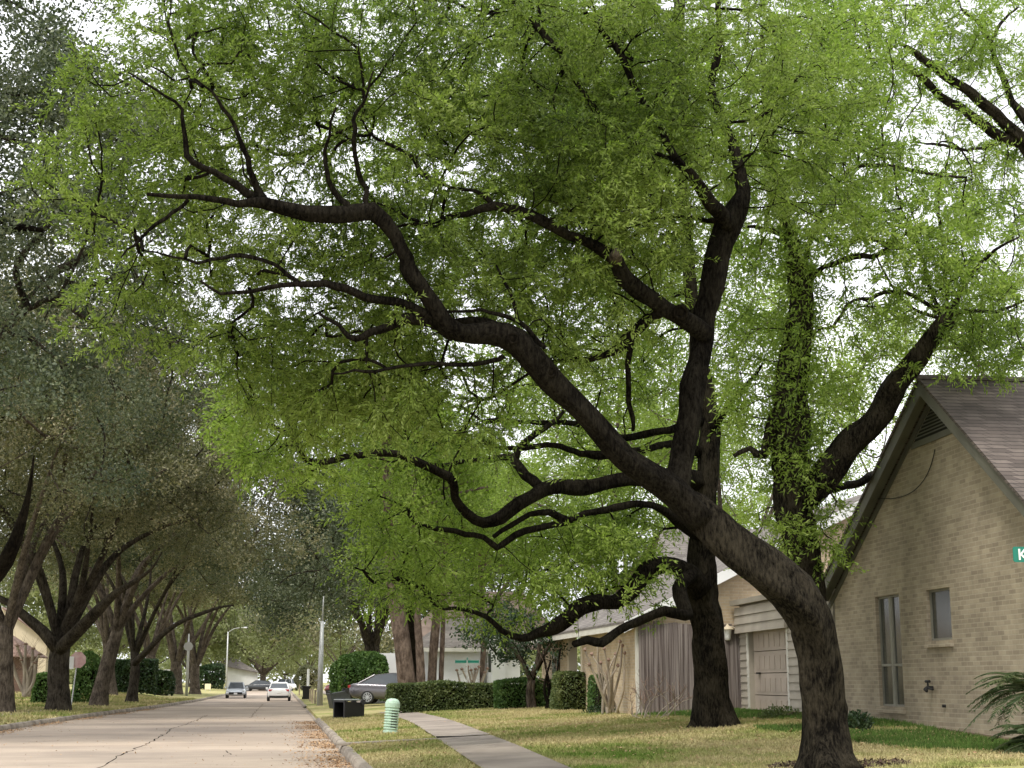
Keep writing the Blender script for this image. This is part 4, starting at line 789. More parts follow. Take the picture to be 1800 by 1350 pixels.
# garage wing
gy0, gy1, gtop = yL + .02, 41.3, 3.62; dy0, dy1 = onwall(1386, 1200)[1], onwall(1318, 1200)[1]; dz1 = onwall(1350, 1104)[2]; zg = .55
mb = MB()
mb.slab([wpt(gy0, zg - .6), wpt(dy0, zg - .6), wpt(dy0, gtop), wpt(gy0, gtop)], IN * .2); mb.slab([wpt(dy1, zg - .6), wpt(gy1, zg - .6), wpt(gy1, gtop), wpt(dy1, gtop)], IN * .2)
mb.slab([wpt(dy0, dz1), wpt(dy1, dz1), wpt(dy1, gtop), wpt(dy0, gtop)], IN * .2)
mb.slab([wpt(gy1, zg - .6) + IN * .2, wpt(gy1, zg - .6) + IN * 9, wpt(gy1, gtop) + IN * 9, wpt(gy1, gtop) + IN * .2], (0, -.2, 0))
mb.build('garage_wall', M['siding'], H1)
for a, b in ((gy0, dy0 - .1), (dy1 + .1, gy1 + .01)):   # lapped boards beside the door
    mb = MB(); z = zg - .3
    while z < dz1 + .1: mb.slab([wpt(a, z, .035), wpt(b, z, .035), wpt(b, z + .2, .008), wpt(a, z + .2, .008)], IN * .006); z += .205
    mb.build('lap_siding', M['siding'], H1)
mb = MB(); z = dz1 - .06; hb = (gtop - z) / 3.2
for i in range(3): mb.slab([wpt(dy0 - .25, z + i * hb, .16), wpt(gy1 + .1, z + i * hb, .16), wpt(gy1 + .1, z + (i + .97) * hb, .125), wpt(dy0 - .25, z + (i + .97) * hb, .125)], IN * .1)
mb.slab([wpt(dy0 - .3, gtop, .24), wpt(gy1 + .16, gtop, .24), wpt(gy1 + .16, gtop + .14, .26), wpt(dy0 - .3, gtop + .14, .26)], IN * .45)
mb.build('door_header', M['siding'], H1)
mb = MB(); mb.slab([wpt(dy1 + .02, zg - .1, .03), wpt(dy1 + .16, zg - .1, .03), wpt(dy1 + .16, dz1 - .06, .03), wpt(dy1 + .02, dz1 - .06, .03)], IN * .05); mb.build('door_frame', M['trim_light'], H1)
mb = MB(); mb.slab([wpt(dy0 - .14, zg - .1, .03), wpt(dy0 - .0, zg - .1, .03), wpt(dy0 - .0, dz1 - .06, .03), wpt(dy0 - .14, dz1 - .06, .03)], IN * .05); mb.build('door_frame', M['trim_light'], H1)
mb = MB(); rc = .14; rows_ = 4; hh = (dz1 - zg) / rows_
for r_ in range(rows_):
    z0 = zg + r_ * hh; mb.slab([wpt(dy0 + .01, z0 + .012, -rc), wpt(dy1 - .01, z0 + .012, -rc), wpt(dy1 - .01, z0 + hh - .01, -rc), wpt(dy0 + .01, z0 + hh - .01, -rc)], IN * .05)
    n = 7
    for i in range(n):
        a = dy0 + .12 + (dy1 - dy0 - .2) * i / n; b = a + (dy1 - dy0 - .2) / n - .16
        mb.slab([wpt(a, z0 + .1, -rc + .013), wpt(b, z0 + .1, -rc + .013), wpt(b, z0 + hh - .13, -rc + .013), wpt(a, z0 + hh - .13, -rc + .013)], IN * .03)
gd = mb.build('garage_door', M['door'], H1)
mb = MB(); yh = dy1 - .55
mb.slab([wpt(yh - .14, zg + 1.15, -rc + .07), wpt(yh + .14, zg + 1.15, -rc + .07), wpt(yh + .14, zg + 1.2, -rc + .07), wpt(yh - .14, zg + 1.2, -rc + .07)], IN * .05); mb.build('handle', M['dark'], gd)
mb = MB(); mb.slab([wpt(gy0 - .2, gtop + .1, -.25), wpt(gy1 + .1, gtop + .1, -.25), wpt(gy1 + .1, gtop + .16, -.25) + IN * 9, wpt(gy0 - .2, gtop + .16, -.25) + IN * 9], (0, 0, .06)); mb.build('garage_roof', M['shingle_grey'], H1)
# lantern by the garage
lp = onwall(1296, 1102); lt = thing('wall_lantern', 'small white bell-shaped lantern on the corner of the garage', 'lamp', wpt(gy1 + .05, 2.95, .05))
mb = MB(); c = wpt(gy1 + .12, 2.95, .34); mb.tube([c + [0, 0, -.3], c + [0, 0, -.27], c + [0, 0, -.02], c + [0, 0, .0]], [.05, .085, .11, .11], 12); mb.build('glass_shade', M['sign_white'], lt, smooth=True)
mb = MB(); mb.tube([c + [0, 0, 0], c + [0, 0, .03], c + [0, 0, .09], c + [0, 0, .17]], [.19, .18, .07, .01], 12); mb.build('hood', M['cream'], lt, smooth=True)
mb = MB(); mb.tube([wpt(gy1 + .1, 2.98, .0), c + [.02, 0, .1]], [.025, .02], 6); mb.build('bracket', M['cream'], lt)
# black tap on the wall and the small pipe end below it
fp = onwall(1640, 1209); tp = thing('garden_tap', 'black garden tap with a cross handle on the tan brick wall below the small window', 'tap', fp)
mb = MB(); mb.tube([fp + IN * .02, fp - IN * .12, fp - IN * .16 + [0, 0, -.03], fp - IN * .17 + [0, -.1, -.06]], [.035, .035, .035, .03], 8); mb.build('spout', M['dark'], tp, smooth=True)
mb = MB(); mb.tube([fp - IN * .1, fp - IN * .1 + [0, 0, .12]], [.02, .02], 6); mb.tube([fp - IN * .1 + [0, -.08, .12], fp - IN * .1 + [0, .08, .12]], [.03, .03], 6); mb.tube([fp - IN * .1 + [0, .06, .0], fp - IN * .1 + [0, -.22, -.03]], [.028, .022], 6); mb.build('handle', M['dark'], tp)
cp, _ = smooth_path([onwall(x, y) - IN * .03 for x, y in [(1546, 876), (1575, 876), (1604, 866), (1627, 843), (1640, 815), (1646, 790)]], [1] * 6, .12); mb = MB(); mb.tube(cp, np.full(len(cp), .009), 5); o = mb.build('cable', M['dark']); tag(o, 'thin loose cable curving down the gable wall from the left roof edge', 'cable')
f2 = onwall(1662, 1241); mb = MB(); mb.cyl(f2 + IN * .01, f2 - IN * .06, .03); o = mb.build('pipe_stub', M['dark']); tag(o, 'short dark pipe end low on the tan brick wall under the tap', 'pipe')

# ------------------------------------------------------------------ wooden fence between garage and neighbour
fy = 41.45; fx0, fx1 = 9.95, 12.85
fn = thing('wooden_fence', 'tall weathered grey cedar board fence between the cream brick house and the garage', 'fence', ((fx0 + fx1) / 2, fy, .5))
mb = MB(); x = fx0; i = 0
rf = np.random.default_rng(3)
while x < fx1:
    h = 3.12 + rf.normal(0, .02); mb.box((x + .07, fy + rf.normal(0, .006), (h + .45) / 2), (.136, .022, h - .45), rz=rf.normal(0, .02)); x += .145
mb.build('boards', M['cedar'], fn)
mb = MB()
for z in (.8, 1.8, 2.8): mb.box(((fx0 + fx1) / 2, fy + .05, z), (fx1 - fx0, .05, .09))
mb.build('rails', M['cedar'], fn)

# ------------------------------------------------------------------ cream brick neighbour
NX, NY = 10.0, 41.6; EZ = 3.35
H2 = thing('cream_brick_house', 'cream brick house behind the wooden fence with a pale rake board and grey roof', 'house', (NX, NY, .5))
mb = MB(); mb.box((NX + .1, NY + 4.0, 1.6), (.2, 8.0, 3.4)); mb.box((NX + .1, NY + 13.4, 1.6), (.2, 5.6, 3.4)); mb.build('wall', M['brick2'], H2)
rx, rz_ = NX + 7.4, EZ + 7.4 * .5
mb = MB(); mb.slab([(NX, NY, 0), (NX + 14.8, NY, 0), (NX + 14.8, NY, EZ - .05), (rx, NY, rz_ - .1), (NX, NY, EZ - .05)], (0, .2, 0)); mb.build('gable_wall', M['brick2x'], H2)
mb = MB(); mb.box((NX - .03, NY - .03, 1.75), (.16, .16, 3.3)); mb.build('corner_board', M['trim_light'], H2)
for sgn in (-1, 1):
    mb = MB(); a = (rx, NY - .35, rz_); b = (rx + sgn * 7.9, NY - .35, rz_ - 7.9 * .5); mb.slab([a, b, (b[0], NY + 17, b[2]), (rx, NY + 17, rz_)], (0, 0, .08)); mb.build('roof', M['shingle_grey'], H2)
    mb = MB(); mb.slab([(a[0], a[1] - .01, a[2] + .06), (b[0], b[1] - .01, b[2] + .06), (b[0], b[1] - .01, b[2] - .26), (a[0], a[1] - .01, a[2] - .26)], (0, .05, 0)); mb.build('rake_board', M['white'], H2)
mb = MB(); mb.box((NX - .47, NY + 8, EZ - .32), (.04, 17, .2)); mb.build('eave_board', M['trim_light'], H2)
# recessed entry with columns
ent = MB(); ent.box((NX + .9, NY + 9.3, 1.6), (.1, 2.6, 3.2)); ent.box((NX + 2.6, NY + 9.2, 1.6), (.2, 6, 3.3)); ent.build('entry_wall', M['cream'], H2)
mb = MB(); mb.box((NX + .84, NY + 9.2, 1.55), (.06, 1.3, 2.2)); dd = mb.build('door', mat('brown_door', (.09, .045, .025), .5), H2)
for y in (8.1, 10.5):
    mb = MB(); mb.box((NX + .1, NY + y, 1.7), (.3, .3, 3.2)); mb.build('column', M['cream'], H2)
mb = MB(); mb.box((NX - .02, NY + 13.0, 1.75), (.06, 1.4, 1.5)); w2 = mb.build('window', M['glass'], H2)
# taller roof farther back, seen above the garage
H2b = thing('far_brick_house', 'house with a wide pale grey roof showing above the garage behind the leafy trunk', 'house', (22, 62, .5))
mb = MB(); mb.box((22, 62, 2.4), (15, 8, 4.4)); mb.build('wall', M['brick2x'], H2b)
mb = MB(); mb.slab([(14, 57.4, 4.5), (30, 57.4, 4.5), (28, 62, 7.9), (16, 62, 7.9)], (0, 0, .1)); mb.slab([(14, 66.6, 4.5), (30, 66.6, 4.5), (28, 62.02, 7.9), (16, 62.02, 7.9)], (0, 0, .1)); mb.build('roof', M['shingle_grey'], H2b)

# ------------------------------------------------------------------ white house beyond the hedge
Y3 = 76.
def w3(px, z, dY=0.): p = atY(px, 1150, Y3 + dY); return np.array([p[0], p[1], z])
def zpx(py, px, dY=0.): return float(atY(px, py, Y3 + dY)[2])
H3 = thing('white_house', 'white-walled house with brown hip roofs beyond the long clipped hedge', 'house', (w3(800, .4)))
a0, a1 = w3(752, 0), w3(845, 0); ze = zpx(1141, 800)
mb = MB(); mb.slab([(a0[0], Y3, .2), (a1[0], Y3, .2), (a1[0], Y3, ze), (a0[0], Y3, ze)], (0, .2, 0))
mb.slab([(a0[0], Y3 + .2, .2), (a0[0], Y3 + 9, .2), (a0[0], Y3 + 9, ze), (a0[0], Y3 + .2, ze)], (.2, 0, 0))
b0, b1 = w3(852, 0, 1), w3(875, 0, 1); mb.build('wall', M['white'], H3)
mb = MB(); zt1, zt2 = zpx(1125, 862, 1), zpx(1147, 875, 1)
mb.slab([(b0[0], Y3 - 1.6, .2), (b1[0], Y3 - 1.6, .2), (b1[0], Y3 - 1.6, zt2), (b1[0] - .25, Y3 - 1.6, zt1 + .25), (b0[0] + .12, Y3 - 1.6, zt1 + .25), (b0[0], Y3 - 1.6, zt2)], (0, 3, 0)); mb.build('porch_wall', M['white'], H3)
c0, c1 = w3(875, 0), w3(912, 0); mb = MB(); mb.slab([(c0[0], Y3 - .4, .2), (c1[0], Y3 - .4, .2), (c1[0], Y3 - .4, zpx(1150, 890)), (c0[0], Y3 - .4, zpx(1148, 890))], (0, .3, 0)); mb.build('side_wall', M['white'], H3)
pw0, pw1 = w3(858, 0, -1.6), w3(863, 0, -1.6); mb = MB(); mb.box(((pw0[0] + pw1[0]) / 2, Y3 - 1.63, (zpx(1150, 860) + zpx(1182, 860)) / 2), (abs(pw1[0] - pw0[0]), .04, zpx(1150, 860) - zpx(1182, 860))); mb.build('window', M['glass'], H3)
L0, L1 = w3(740, 0), w3(848, 0); rzz = zpx(1100, 800)
mb = MB(); pr = [(L0[0] - .3, Y3 - .5, ze), (L1[0] + .2, Y3 - .5, ze), (w3(832, 0)[0] + 1.2, Y3 + 5, rzz + .5), (w3(812, 0)[0], Y3 + 5, rzz + .5)]
mb.slab(pr, (0, 0, .1)); mb.slab([pr[0], (L0[0] - .3, Y3 + 10, ze), (L0[0] + 3.2, Y3 + 5.5, rzz + .4), pr[3]], (0, 0, .1)); mb.build('roof', M['shingle_red'] if False else M['shingle_grey'], H3)
mb = MB(); u0, u1 = w3(690, 0, 8), w3(840, 0, 8); mb.slab([(u0[0], Y3 + 6, ze + .1), (u1[0] + 5, Y3 + 6, ze + .1), (u1[0] + 3, Y3 + 11, rzz + 2.3), (u0[0] + 3.5, Y3 + 11, rzz + 2.3)], (0, 0, .1)); mb.build('rear_roof', mat('roof_brown', (.24, .18, .15), .95, var=.3, scale=2), H3)
mb = MB(); mb.box(((L0[0] + L1[0]) / 2, Y3 - .52, ze - .04), (L1[0] - L0[0] + .5, .05, .2)); mb.build('eave_board', M['trim_light'], H3)
mb = MB(); e0, e1 = w3(700, 0, 6), w3(748, 0, 6); mb.slab([(e0[0] - 1.3, Y3 + 6, .2), (e1[0] + .3, Y3 + 6, .2), (e1[0] + .3, Y3 + 6, ze - .1), (e0[0] - 1.3, Y3 + 6, ze - .1)], (0, .2, 0)); rw = mb.build('rear_wall', M['white'], H3)
mb = MB(); mb.box((w3(738, 0, 6)[0], Y3 + 5.95, 1.9), (.45, .06, 1.5)); mb.build('window', M['glass'], rw)
mb = MB(); mb.slab([(c0[0] - .1, Y3 - .8, zpx(1148, 890)), (c1[0] + .1, Y3 - .8, zpx(1148, 890)), (c1[0] + 1, Y3 + 4, zpx(1120, 890)), (c0[0] + .2, Y3 + 4, zpx(1120, 890))], (0, 0, .1)); mb.build('side_roof', M['shingle'], H3)

# ------------------------------------------------------------------ houses on the left and at the end of the street
q = atY(44, 1210, 112); H4 = thing('brown_brick_house', 'low brown brick house with a reddish roof behind the left edge oaks', 'house', (q[0] - 5, 112, .5))
mb = MB(); mb.box((q[0] - 6, 114, 1.7), (12, 6, 3.2)); mb.build('wall', M['brick3'], H4)
mb = MB(); mb.slab([(q[0] + .5, 110.4, 3.2), (q[0] - 12.5, 110.4, 3.2), (q[0] - 11, 114.5, 5.3), (q[0] - 2.4, 114.5, 5.3)], (0, 0, .1)); mb.slab([(q[0] + .5, 110.4, 3.2), (q[0] + .5, 118.4, 3.2), (q[0] - 2.4, 114.5, 5.3)], (0, 0, .1)); mb.build('roof', M['shingle_red'], H4)
q = atY(36, 1100, 128); H5 = thing('cream_gabled_house', 'tall cream gable showing over the reddish roof between the two left oak trunks', 'house', (q[0], 128, .5))
mb = MB(); mb.slab([(q[0] - 4.5, 128, 0), (q[0] + 2.2, 128, 0), (q[0] + 2.2, 128, 4.8), (q[0] - 1.5, 128, 7.4), (q[0] - 4.5, 128, 5.6)], (0, 6, 0)); mb.build('wall', M['cream'], H5)
mb = MB(); mb.slab([(q[0] - 1.5, 127.6, 7.4), (q[0] + 3.0, 127.6, 4.3), (q[0] + 3.0, 134.4, 4.3), (q[0] - 1.5, 134.4, 7.4)], (0, 0, .12)); mb.build('roof', M['shingle_red'], H5)
Y6 = 282.; q0, q1 = atY(398, 1190, Y6), atY(452, 1190, Y6); H6 = thing('far_white_house', 'low white house with a grey roof at the end of the street', 'house', (q0[0], Y6, .3))
mb = MB(); mb.slab([(q0[0], Y6, 0), (q1[0], Y6, 0), (q1[0], Y6, 3.2), (q0[0], Y6, 4.2)], (0, 8, 0)); mb.build('wall', M['white'], H6)
mb = MB(); mb.slab([(q0[0] - 1, Y6 - .6, 4.3), (q1[0] + 1, Y6 - .6, 2.9), (q1[0] - 2, Y6 + 4, 4.0), (q0[0] + .5, Y6 + 4, 6.2)], (0, 0, .15)); mb.build('roof', M['shingle_grey'], H6)

# ------------------------------------------------------------------ hedges and shrubs
def box_hedge(name, label, cen, dims, rz, m, seed, leaf=.09, n=9000, rnd=.12, cat='hedge', group=None, trim=None):
    rg = np.random.default_rng(seed); root = thing(name, label, cat, cen, rz, group); d = np.array(dims)
    mb = MB(); q_ = .9 if rnd < .5 else .55; mb.box((0, 0, d[2] / 2 - .05), d * [q_, q_ - .04, q_ - .04]); mb.build('stems', M['bark_dark'], root, local=True)  # one solid dark core box fills the inside of the foliage, no separate stems
    P = rg.uniform(-.5, .5, (n, 3)); ar = np.array([d[1] * d[2], d[0] * d[2], d[0] * d[1]]); ax = rg.choice(3, n, p=ar / ar.sum())
    P[np.arange(n), ax] = np.where(rg.random(n) < .5, -.5, .5); top = (ax == 2) & (P[:, 2] < 0); P[top, 2] = .5
    P = P * d; P[:, 2] += d[2] / 2
    if rnd:
        c = np.array([0, 0, d[2] / 2]); pw = 4 if rnd < .5 else 2.3; e = (np.abs(P - c) / (d / 2)) ** pw; s = (e.sum(1)) ** (-1 / pw); P = c + (P - c) * (rnd * s + (1 - rnd))[:, None] ** 1
    bump = sum(np.sin(P @ rg.normal(0, 2.2, 3) + rg.random() * 6) for _ in range(4)) * (.035 if rnd < .5 else .11)
    c = np.array([0, 0, d[2] / 2]); P = P + norm(P - c) * (bump + rg.normal(0, .03, n))[:, None]
    D = norm(norm(P - c) * .5 + rg.normal(size=(n, 3)) * .7 + [0, 0, .2]); L_ = leaf * rg.uniform(.6, 1.3, n)
    v = leafquads(P - D * (L_ * .5)[:, None], D, L_, L_ * .32, rg)
    me = quads('foliage', v, m, None); me.parent = root
    return root
def hedge_px(name, label, x0, x1, yb, yt, depth, m, seed, z=.3, **k):
    a, b = gt(x0, yb), gt(x1, yb); Y = (a[1] + b[1]) / 2; a, b = atY(x0, yb, Y), atY(x1, yb, Y); zt = float(atY((x0 + x1) / 2, yt, Y)[2]); zb = float(terr((a[0] + b[0]) / 2, Y)) - .02
    return box_hedge(name, label, ((a[0] + b[0]) / 2, Y + depth / 2, zb), (b[0] - a[0], depth, zt - zb), 0, m, seed, **k)
hedge_px('clipped_hedge', 'long clipped box hedge with a pale flat top between the sidewalk and the white house', 688, 884, 1251, 1203, 1.6, M['leaf_hedge'], 61, n=26000, leaf=.1, rnd=.05)
hedge_px('clipped_shrub', 'dark green squared shrub at the right end of the long hedge', 878, 968, 1246, 1197, 1.8, M['leaf_shrub'], 62, n=14000, leaf=.09, rnd=.2, cat='shrub')
hedge_px('clipped_shrub', 'rounded clipped shrub in front of the brown door of the cream house', 984, 1062, 1248, 1182, 2.0, M['leaf_hedge'], 63, n=14000, leaf=.08, rnd=.4, cat='shrub')
hedge_px('clipped_shrub', 'darker shrub behind the bare crape myrtle stems', 1052, 1110, 1250, 1186, 1.8, M['leaf_shrub'], 64, n=9000, leaf=.08, rnd=.4, cat='shrub')
hedge_px('round_shrub', 'big round dark green shrub beside the silver car', 588, 684, 1239, 1150, 4, M['leaf_shrub'], 65, n=20000, leaf=.16, rnd=.8, cat='shrub')
hedge_px('clipped_hedge', 'green hedge behind the pale bare myrtle on the left', 56, 93, 1219, 1186, 2, M['leaf_shrub'], 66, n=5000, leaf=.14, rnd=.1)
hedge_px('clipped_hedge', 'dark tall hedge between the leaning oak trunk and the slim forked oak', 196, 270, 1217, 1160, 2.5, M['leaf_dark'], 67, n=9000, leaf=.2, rnd=.1)
hedge_px('garden_shrub', 'loose green shrub behind the stop sign', 128, 170, 1219, 1152, 2.5, M['leaf_shrub'], 68, n=6000, leaf=.2, rnd=.7, cat='shrub')
hedge_px('garden_shrub', 'dark shrub behind the yellowish yard sign', 348, 392, 1211, 1170, 4, M['leaf_dark'], 69, n=5000, leaf=.3, rnd=.6, cat='shrub')
hedge_px('garden_shrub', 'low dark shrub below the white post sign', 262, 300, 1216, 1180, 3, M['leaf_dark'], 70, n=4000, leaf=.25, rnd=.6, cat='shrub')
hedge_px('garden_shrub', 'grey green shrub behind the wooden posts at the end of the right kerb', 520, 562, 1214, 1172, 5, M['leaf_oak'], 79, n=5000, leaf=.3, rnd=.6, cat='shrub')
def low_plant(name, label, px, py, w_, h, m, seed, n=700, leaf=.07):
    b = gt(px, py); rg = np.random.default_rng(seed); root = thing(name, label, 'plant', b); P = rg.normal(size=(n, 3)); P = norm(P) * (rg.random((n, 1)) ** .4) * [w_ / 2, .3, h]; P[:, 2] = np.abs(P[:, 2])
    D = norm(rg.normal(size=(n, 3)) + [0, 0, .8]); quads('foliage', leafquads(P, D, leaf * rg.uniform(.5, 1.3, n), np.full(n, leaf * .28), rg), m, None).parent = root
    mb = MB()
    for i in range(6): a = rg.random() * 6.28; mb.tube([(0, 0, 0), (math.cos(a) * w_ * .3, math.sin(a) * .15, h * .6)], [.01, .006], 4)
    mb.build('stems', M['bark_brown'], root, local=True); return root
low_plant('border_plant', 'low grey green border plant at the foot of the garage wall', 1372, 1263, 1.3, .28, M['leaf_hedge'], 71)
low_plant('border_plant', 'small dark plant where the tan brick wall meets the leaning trunk', 1508, 1280, .6, .3, M['leaf_dark'], 72)
low_plant('border_plant', 'dark clump at the foot of the crape myrtle stems', 1060, 1254, 1.3, .25, M['leaf_dark'], 73)

# bare pruned myrtles: several stems rising from one foot, knobbly tips with whiskers
def bare_shrub(name, label, foot, stems, m, seed, knob=True, whisk=6, wl=.35, r0=.03, spread=.15):
    rg = np.random.default_rng(seed); root = thing(name, label, 'shrub', foot); foot = np.array(foot, float)
    tips = MB()
    for tip in stems:
        tip = np.array(tip, float); b = foot + rg.normal(0, spread, 3) * [1, .6, 0]; mid = b + (tip - b) * .5 + rg.normal(0, .09, 3)
        b[2] = foot[2] - .05; PP, RR = smooth_path([b, mid, tip], [r0, r0 * .8, r0 * .55], .12); mb = MB(); mb.tube(PP, RR, 7, rough=.12, seed=seed); mb.build('stem', m, root, smooth=True)
        if knob: tips.tube([tip - [0, 0, .05], tip, tip + [0, 0, .06]], [r0 * .6, r0 * 1.25, r0 * .5], 6)
        for k in range(whisk):
            s = PP[-1 - rg.integers(0, max(1, len(PP) // 2))]; e = s + norm(rg.normal(size=3) * [1, 1, .5] + [0, 0, 1.1]) * wl * rg.uniform(.4, 1.2); tips.tube([s, (s + e) / 2 + rg.normal(0, .02, 3), e], [.007, .005, .003], 3, cap=False)
    tips.build('twigs', M['twig_brown'], root); return root
ft = gt(1072, 1256); d_ = float((ft - E0) @ FW)
bare_shrub('crape_myrtle', 'bare pruned crape myrtle of many pale stems in front of the cream brick wall', ft, [at(x, y, d_ + (i % 3 - 1) * .25) for i, (x, y) in enumerate([(1028, 1142), (1040, 1150), (1050, 1128), (1062, 1140), (1070, 1160), (1082, 1150), (1090, 1128), (1098, 1148), (1056, 1165), (1036, 1168), (1086, 1170), (1094, 1135)])], M['bark_pale'], 74, r0=.045, whisk=4, wl=.3)
ft = gt(1160, 1262); d_ = float((ft - E0) @ FW)
bare_shrub('bare_shrub', 'leafless twiggy shrub spreading low against the wooden fence', ft, [at(x, y, d_ + (i % 3 - 1) * .2) for i, (x, y) in enumerate([(1118, 1215), (1130, 1200), (1142, 1222), (1150, 1205), (1163, 1196), (1172, 1215), (1182, 1200), (1195, 1222), (1206, 1210), (1214, 1228), (1112, 1235), (1188, 1235)])], M['bark_pale'], 75, knob=False, r0=.014, whisk=9, wl=.4, spread=.3)
ft = gt(1120, 1261); d_ = float((ft - E0) @ FW)
bare_shrub('bare_shrub', 'small leafless shrub at the corner of the cream brick house', ft, [at(x, y, d_) for x, y in [(1108, 1222), (1116, 1212), (1126, 1225), (1132, 1232)]], M['bark_pale'], 76, knob=False, r0=.014, whisk=7, wl=.3)
ft = atY(832, 1215, 69); ft[2] = .35; d_ = float((ft - E0) @ FW)
bare_shrub('crape_myrtle', 'bare topped crape myrtle standing behind the hedge under the street name sign', ft, [at(x, y, d_) for x, y in [(803, 1178), (812, 1176), (822, 1172), (828, 1178), (836, 1176), (842, 1172), (852, 1182), (857, 1175)]], M['bark_pale'], 77, r0=.07, whisk=9, wl=.35)
ft = gt(46, 1222); d_ = float((ft - E0) @ FW)
root = bare_shrub('bare_myrtle', 'pale leafless myrtle tree in front of the brown brick house on the left', ft, [at(x, y, d_) for x, y in [(18, 1150), (30, 1135), (45, 1132), (58, 1140), (70, 1150), (38, 1160), (62, 1165)]], M['bark_pale'], 78, r0=.11, whisk=12, wl=1.3, spread=.06)

# small multi-stemmed tree with dark glossy crown in front of the hedge
ft = gt(932, 1246); d_ = float((ft - E0) @ FW); rg = np.random.default_rng(80)
mg = thing('glossy_leaved_tree', 'small tree with dark glossy leaves and a slim pale trunk before the dark squared shrub', 'tree', ft); mb = MB()
for pts in ([(932, 1252, 12), (930, 1215, 10), (934, 1190, 9), (945, 1160, 8), (950, 1120, 6)], [(933, 1195, 10), (920, 1165, 9), (900, 1140, 7), (880, 1125, 5)], [(938, 1180, 9), (955, 1150, 8), (975, 1120, 6)], [(940, 1250, 8), (936, 1215, 8), (938, 1195, 8)]):
    PP, RR = smooth_path([at(x, y, d_) for x, y, w_ in pts], [w_ * d_ / F / 2 for x, y, w_ in pts], .15); mb.tube(PP, RR, 8, rough=.1)
mb.build('trunk', M['bark_oak'], mg, smooth=True)
cs = ell_points([(900, 1120, 75, 45, d_, 1.6, 1), (870, 1095, 70, 38, d_, 1.6, 1), (940, 1130, 55, 55, d_, 1.5, 1.1), (850, 1108, 50, 28, d_, 1.5, .9), (960, 1085, 60, 40, d_, 1.5, .8)], 60, rg)
quads('crown', clump_leaves(cs, rg.uniform(.25, .6, len(cs)), 420, .12, rg, shell=.3), M['leaf_dark'], mg)
A, par = grow(PP, cs, .3); twig_mesh(A, par, len(PP), rg, r0=.008).build('twigs', M['bark_dark'], mg)
ft = gt(968, 1247); d_ = float((ft - E0) @ FW)
bare_shrub('twisted_shrub', 'dark twisted thin trunks between the two clipped shrubs', ft, [at(x, y, d_) for x, y in [(955, 1150), (968, 1160), (978, 1185), (990, 1215), (960, 1190), (985, 1140)]], M['bark_dark'], 81, knob=False, r0=.06, whisk=6, wl=.6)

# tall pines behind the hedge
def pine(label, pts, seed, crown=True, m='bark_pine'):
    rg = np.random.default_rng(seed); P = [at(x, y, d) for x, y, d, w_ in pts]; b = P[0].copy(); b[2] = float(terr(b[0], b[1])); root = thing('pine_tree', label, 'tree', b, group='tall bare trunks behind the hedge')
    PP, RR = smooth_path(P, [w_ * d / F / 2 for x, y, d, w_ in pts], .4); mb = MB(); mb.tube(PP, RR, 14, rough=.06, seed=seed)
    tp = PP[-1]; ends = []
    for i in range(16):
        s = PP[int(len(PP) * rg.uniform(.62, 1)) - 1]; a = rg.random() * 6.28; e = s + np.array([math.cos(a), math.sin(a), .35]) * rg.uniform(1.2, 3.2); mb.tube(smooth_path([s, (s + e) / 2 + [0, 0, .15], e], [.07, .05, .02], .4)[0], smooth_path([s, (s + e) / 2, e], [.07, .05, .02], .4)[1][:1].repeat(len(smooth_path([s, (s + e) / 2 + [0, 0, .15], e], [.07, .05, .02], .4)[0])) * .8, 5); ends += [e, (s + e) / 2 + [0, 0, .3]]
    mb.build('trunk', M[m], root, smooth=True)
    if crown: quads('crown', clump_leaves(np.array(ends), rg.uniform(.6, 1.2, len(ends)), 260, .16, rg), M['leaf_mid'], root)
pine('thick reddish pine trunk leaning left, first behind the hedge', [(719, 1225, 64, 33), (712, 1170, 64, 31), (703, 1100, 64, 30), (694, 1040, 64, 27), (688, 980, 64, 24), (684, 900, 64, 22), (680, 780, 64, 18), (676, 640, 64, 12)], 90)
pine('dark trunk in shade between the thick pine and the straight grey one', [(731, 1225, 68, 20), (728, 1150, 68, 22), (722, 1080, 68, 22), (716, 1000, 68, 20), (712, 880, 68, 17), (708, 700, 68, 10)], 91, m='bark_dark')  # shade on this trunk is put into its colour by near-black bark
pine('straight grey trunk in the middle of the group behind the hedge', [(741, 1225, 64, 16), (738, 1150, 64, 14), (734, 1090, 64, 13), (731, 1000, 64, 12), (728, 880, 64, 10), (726, 740, 64, 7)], 92)
pine('fourth trunk behind the hedge, brown and forked from a thin neighbour', [(758, 1225, 66, 18), (760, 1170, 66, 15), (764, 1120, 66, 15), (770, 1060, 66, 14), (776, 960, 66, 10), (780, 800, 66, 6)], 93)
pine('thinnest trunk of the group, nearest the white house wall', [(774, 1225, 66, 9), (776, 1170, 66, 8), (778, 1120, 66, 8), (780, 1060, 66, 7), (784, 940, 66, 5), (786, 820, 66, 4)], 94)
pine('leaning dark trunk in front of the white porch wall', [(846, 1225, 71, 7), (848, 1170, 71, 9), (851, 1120, 71, 10), (848, 1060, 71, 9), (842, 960, 71, 7), (836, 860, 71, 5)], 95)

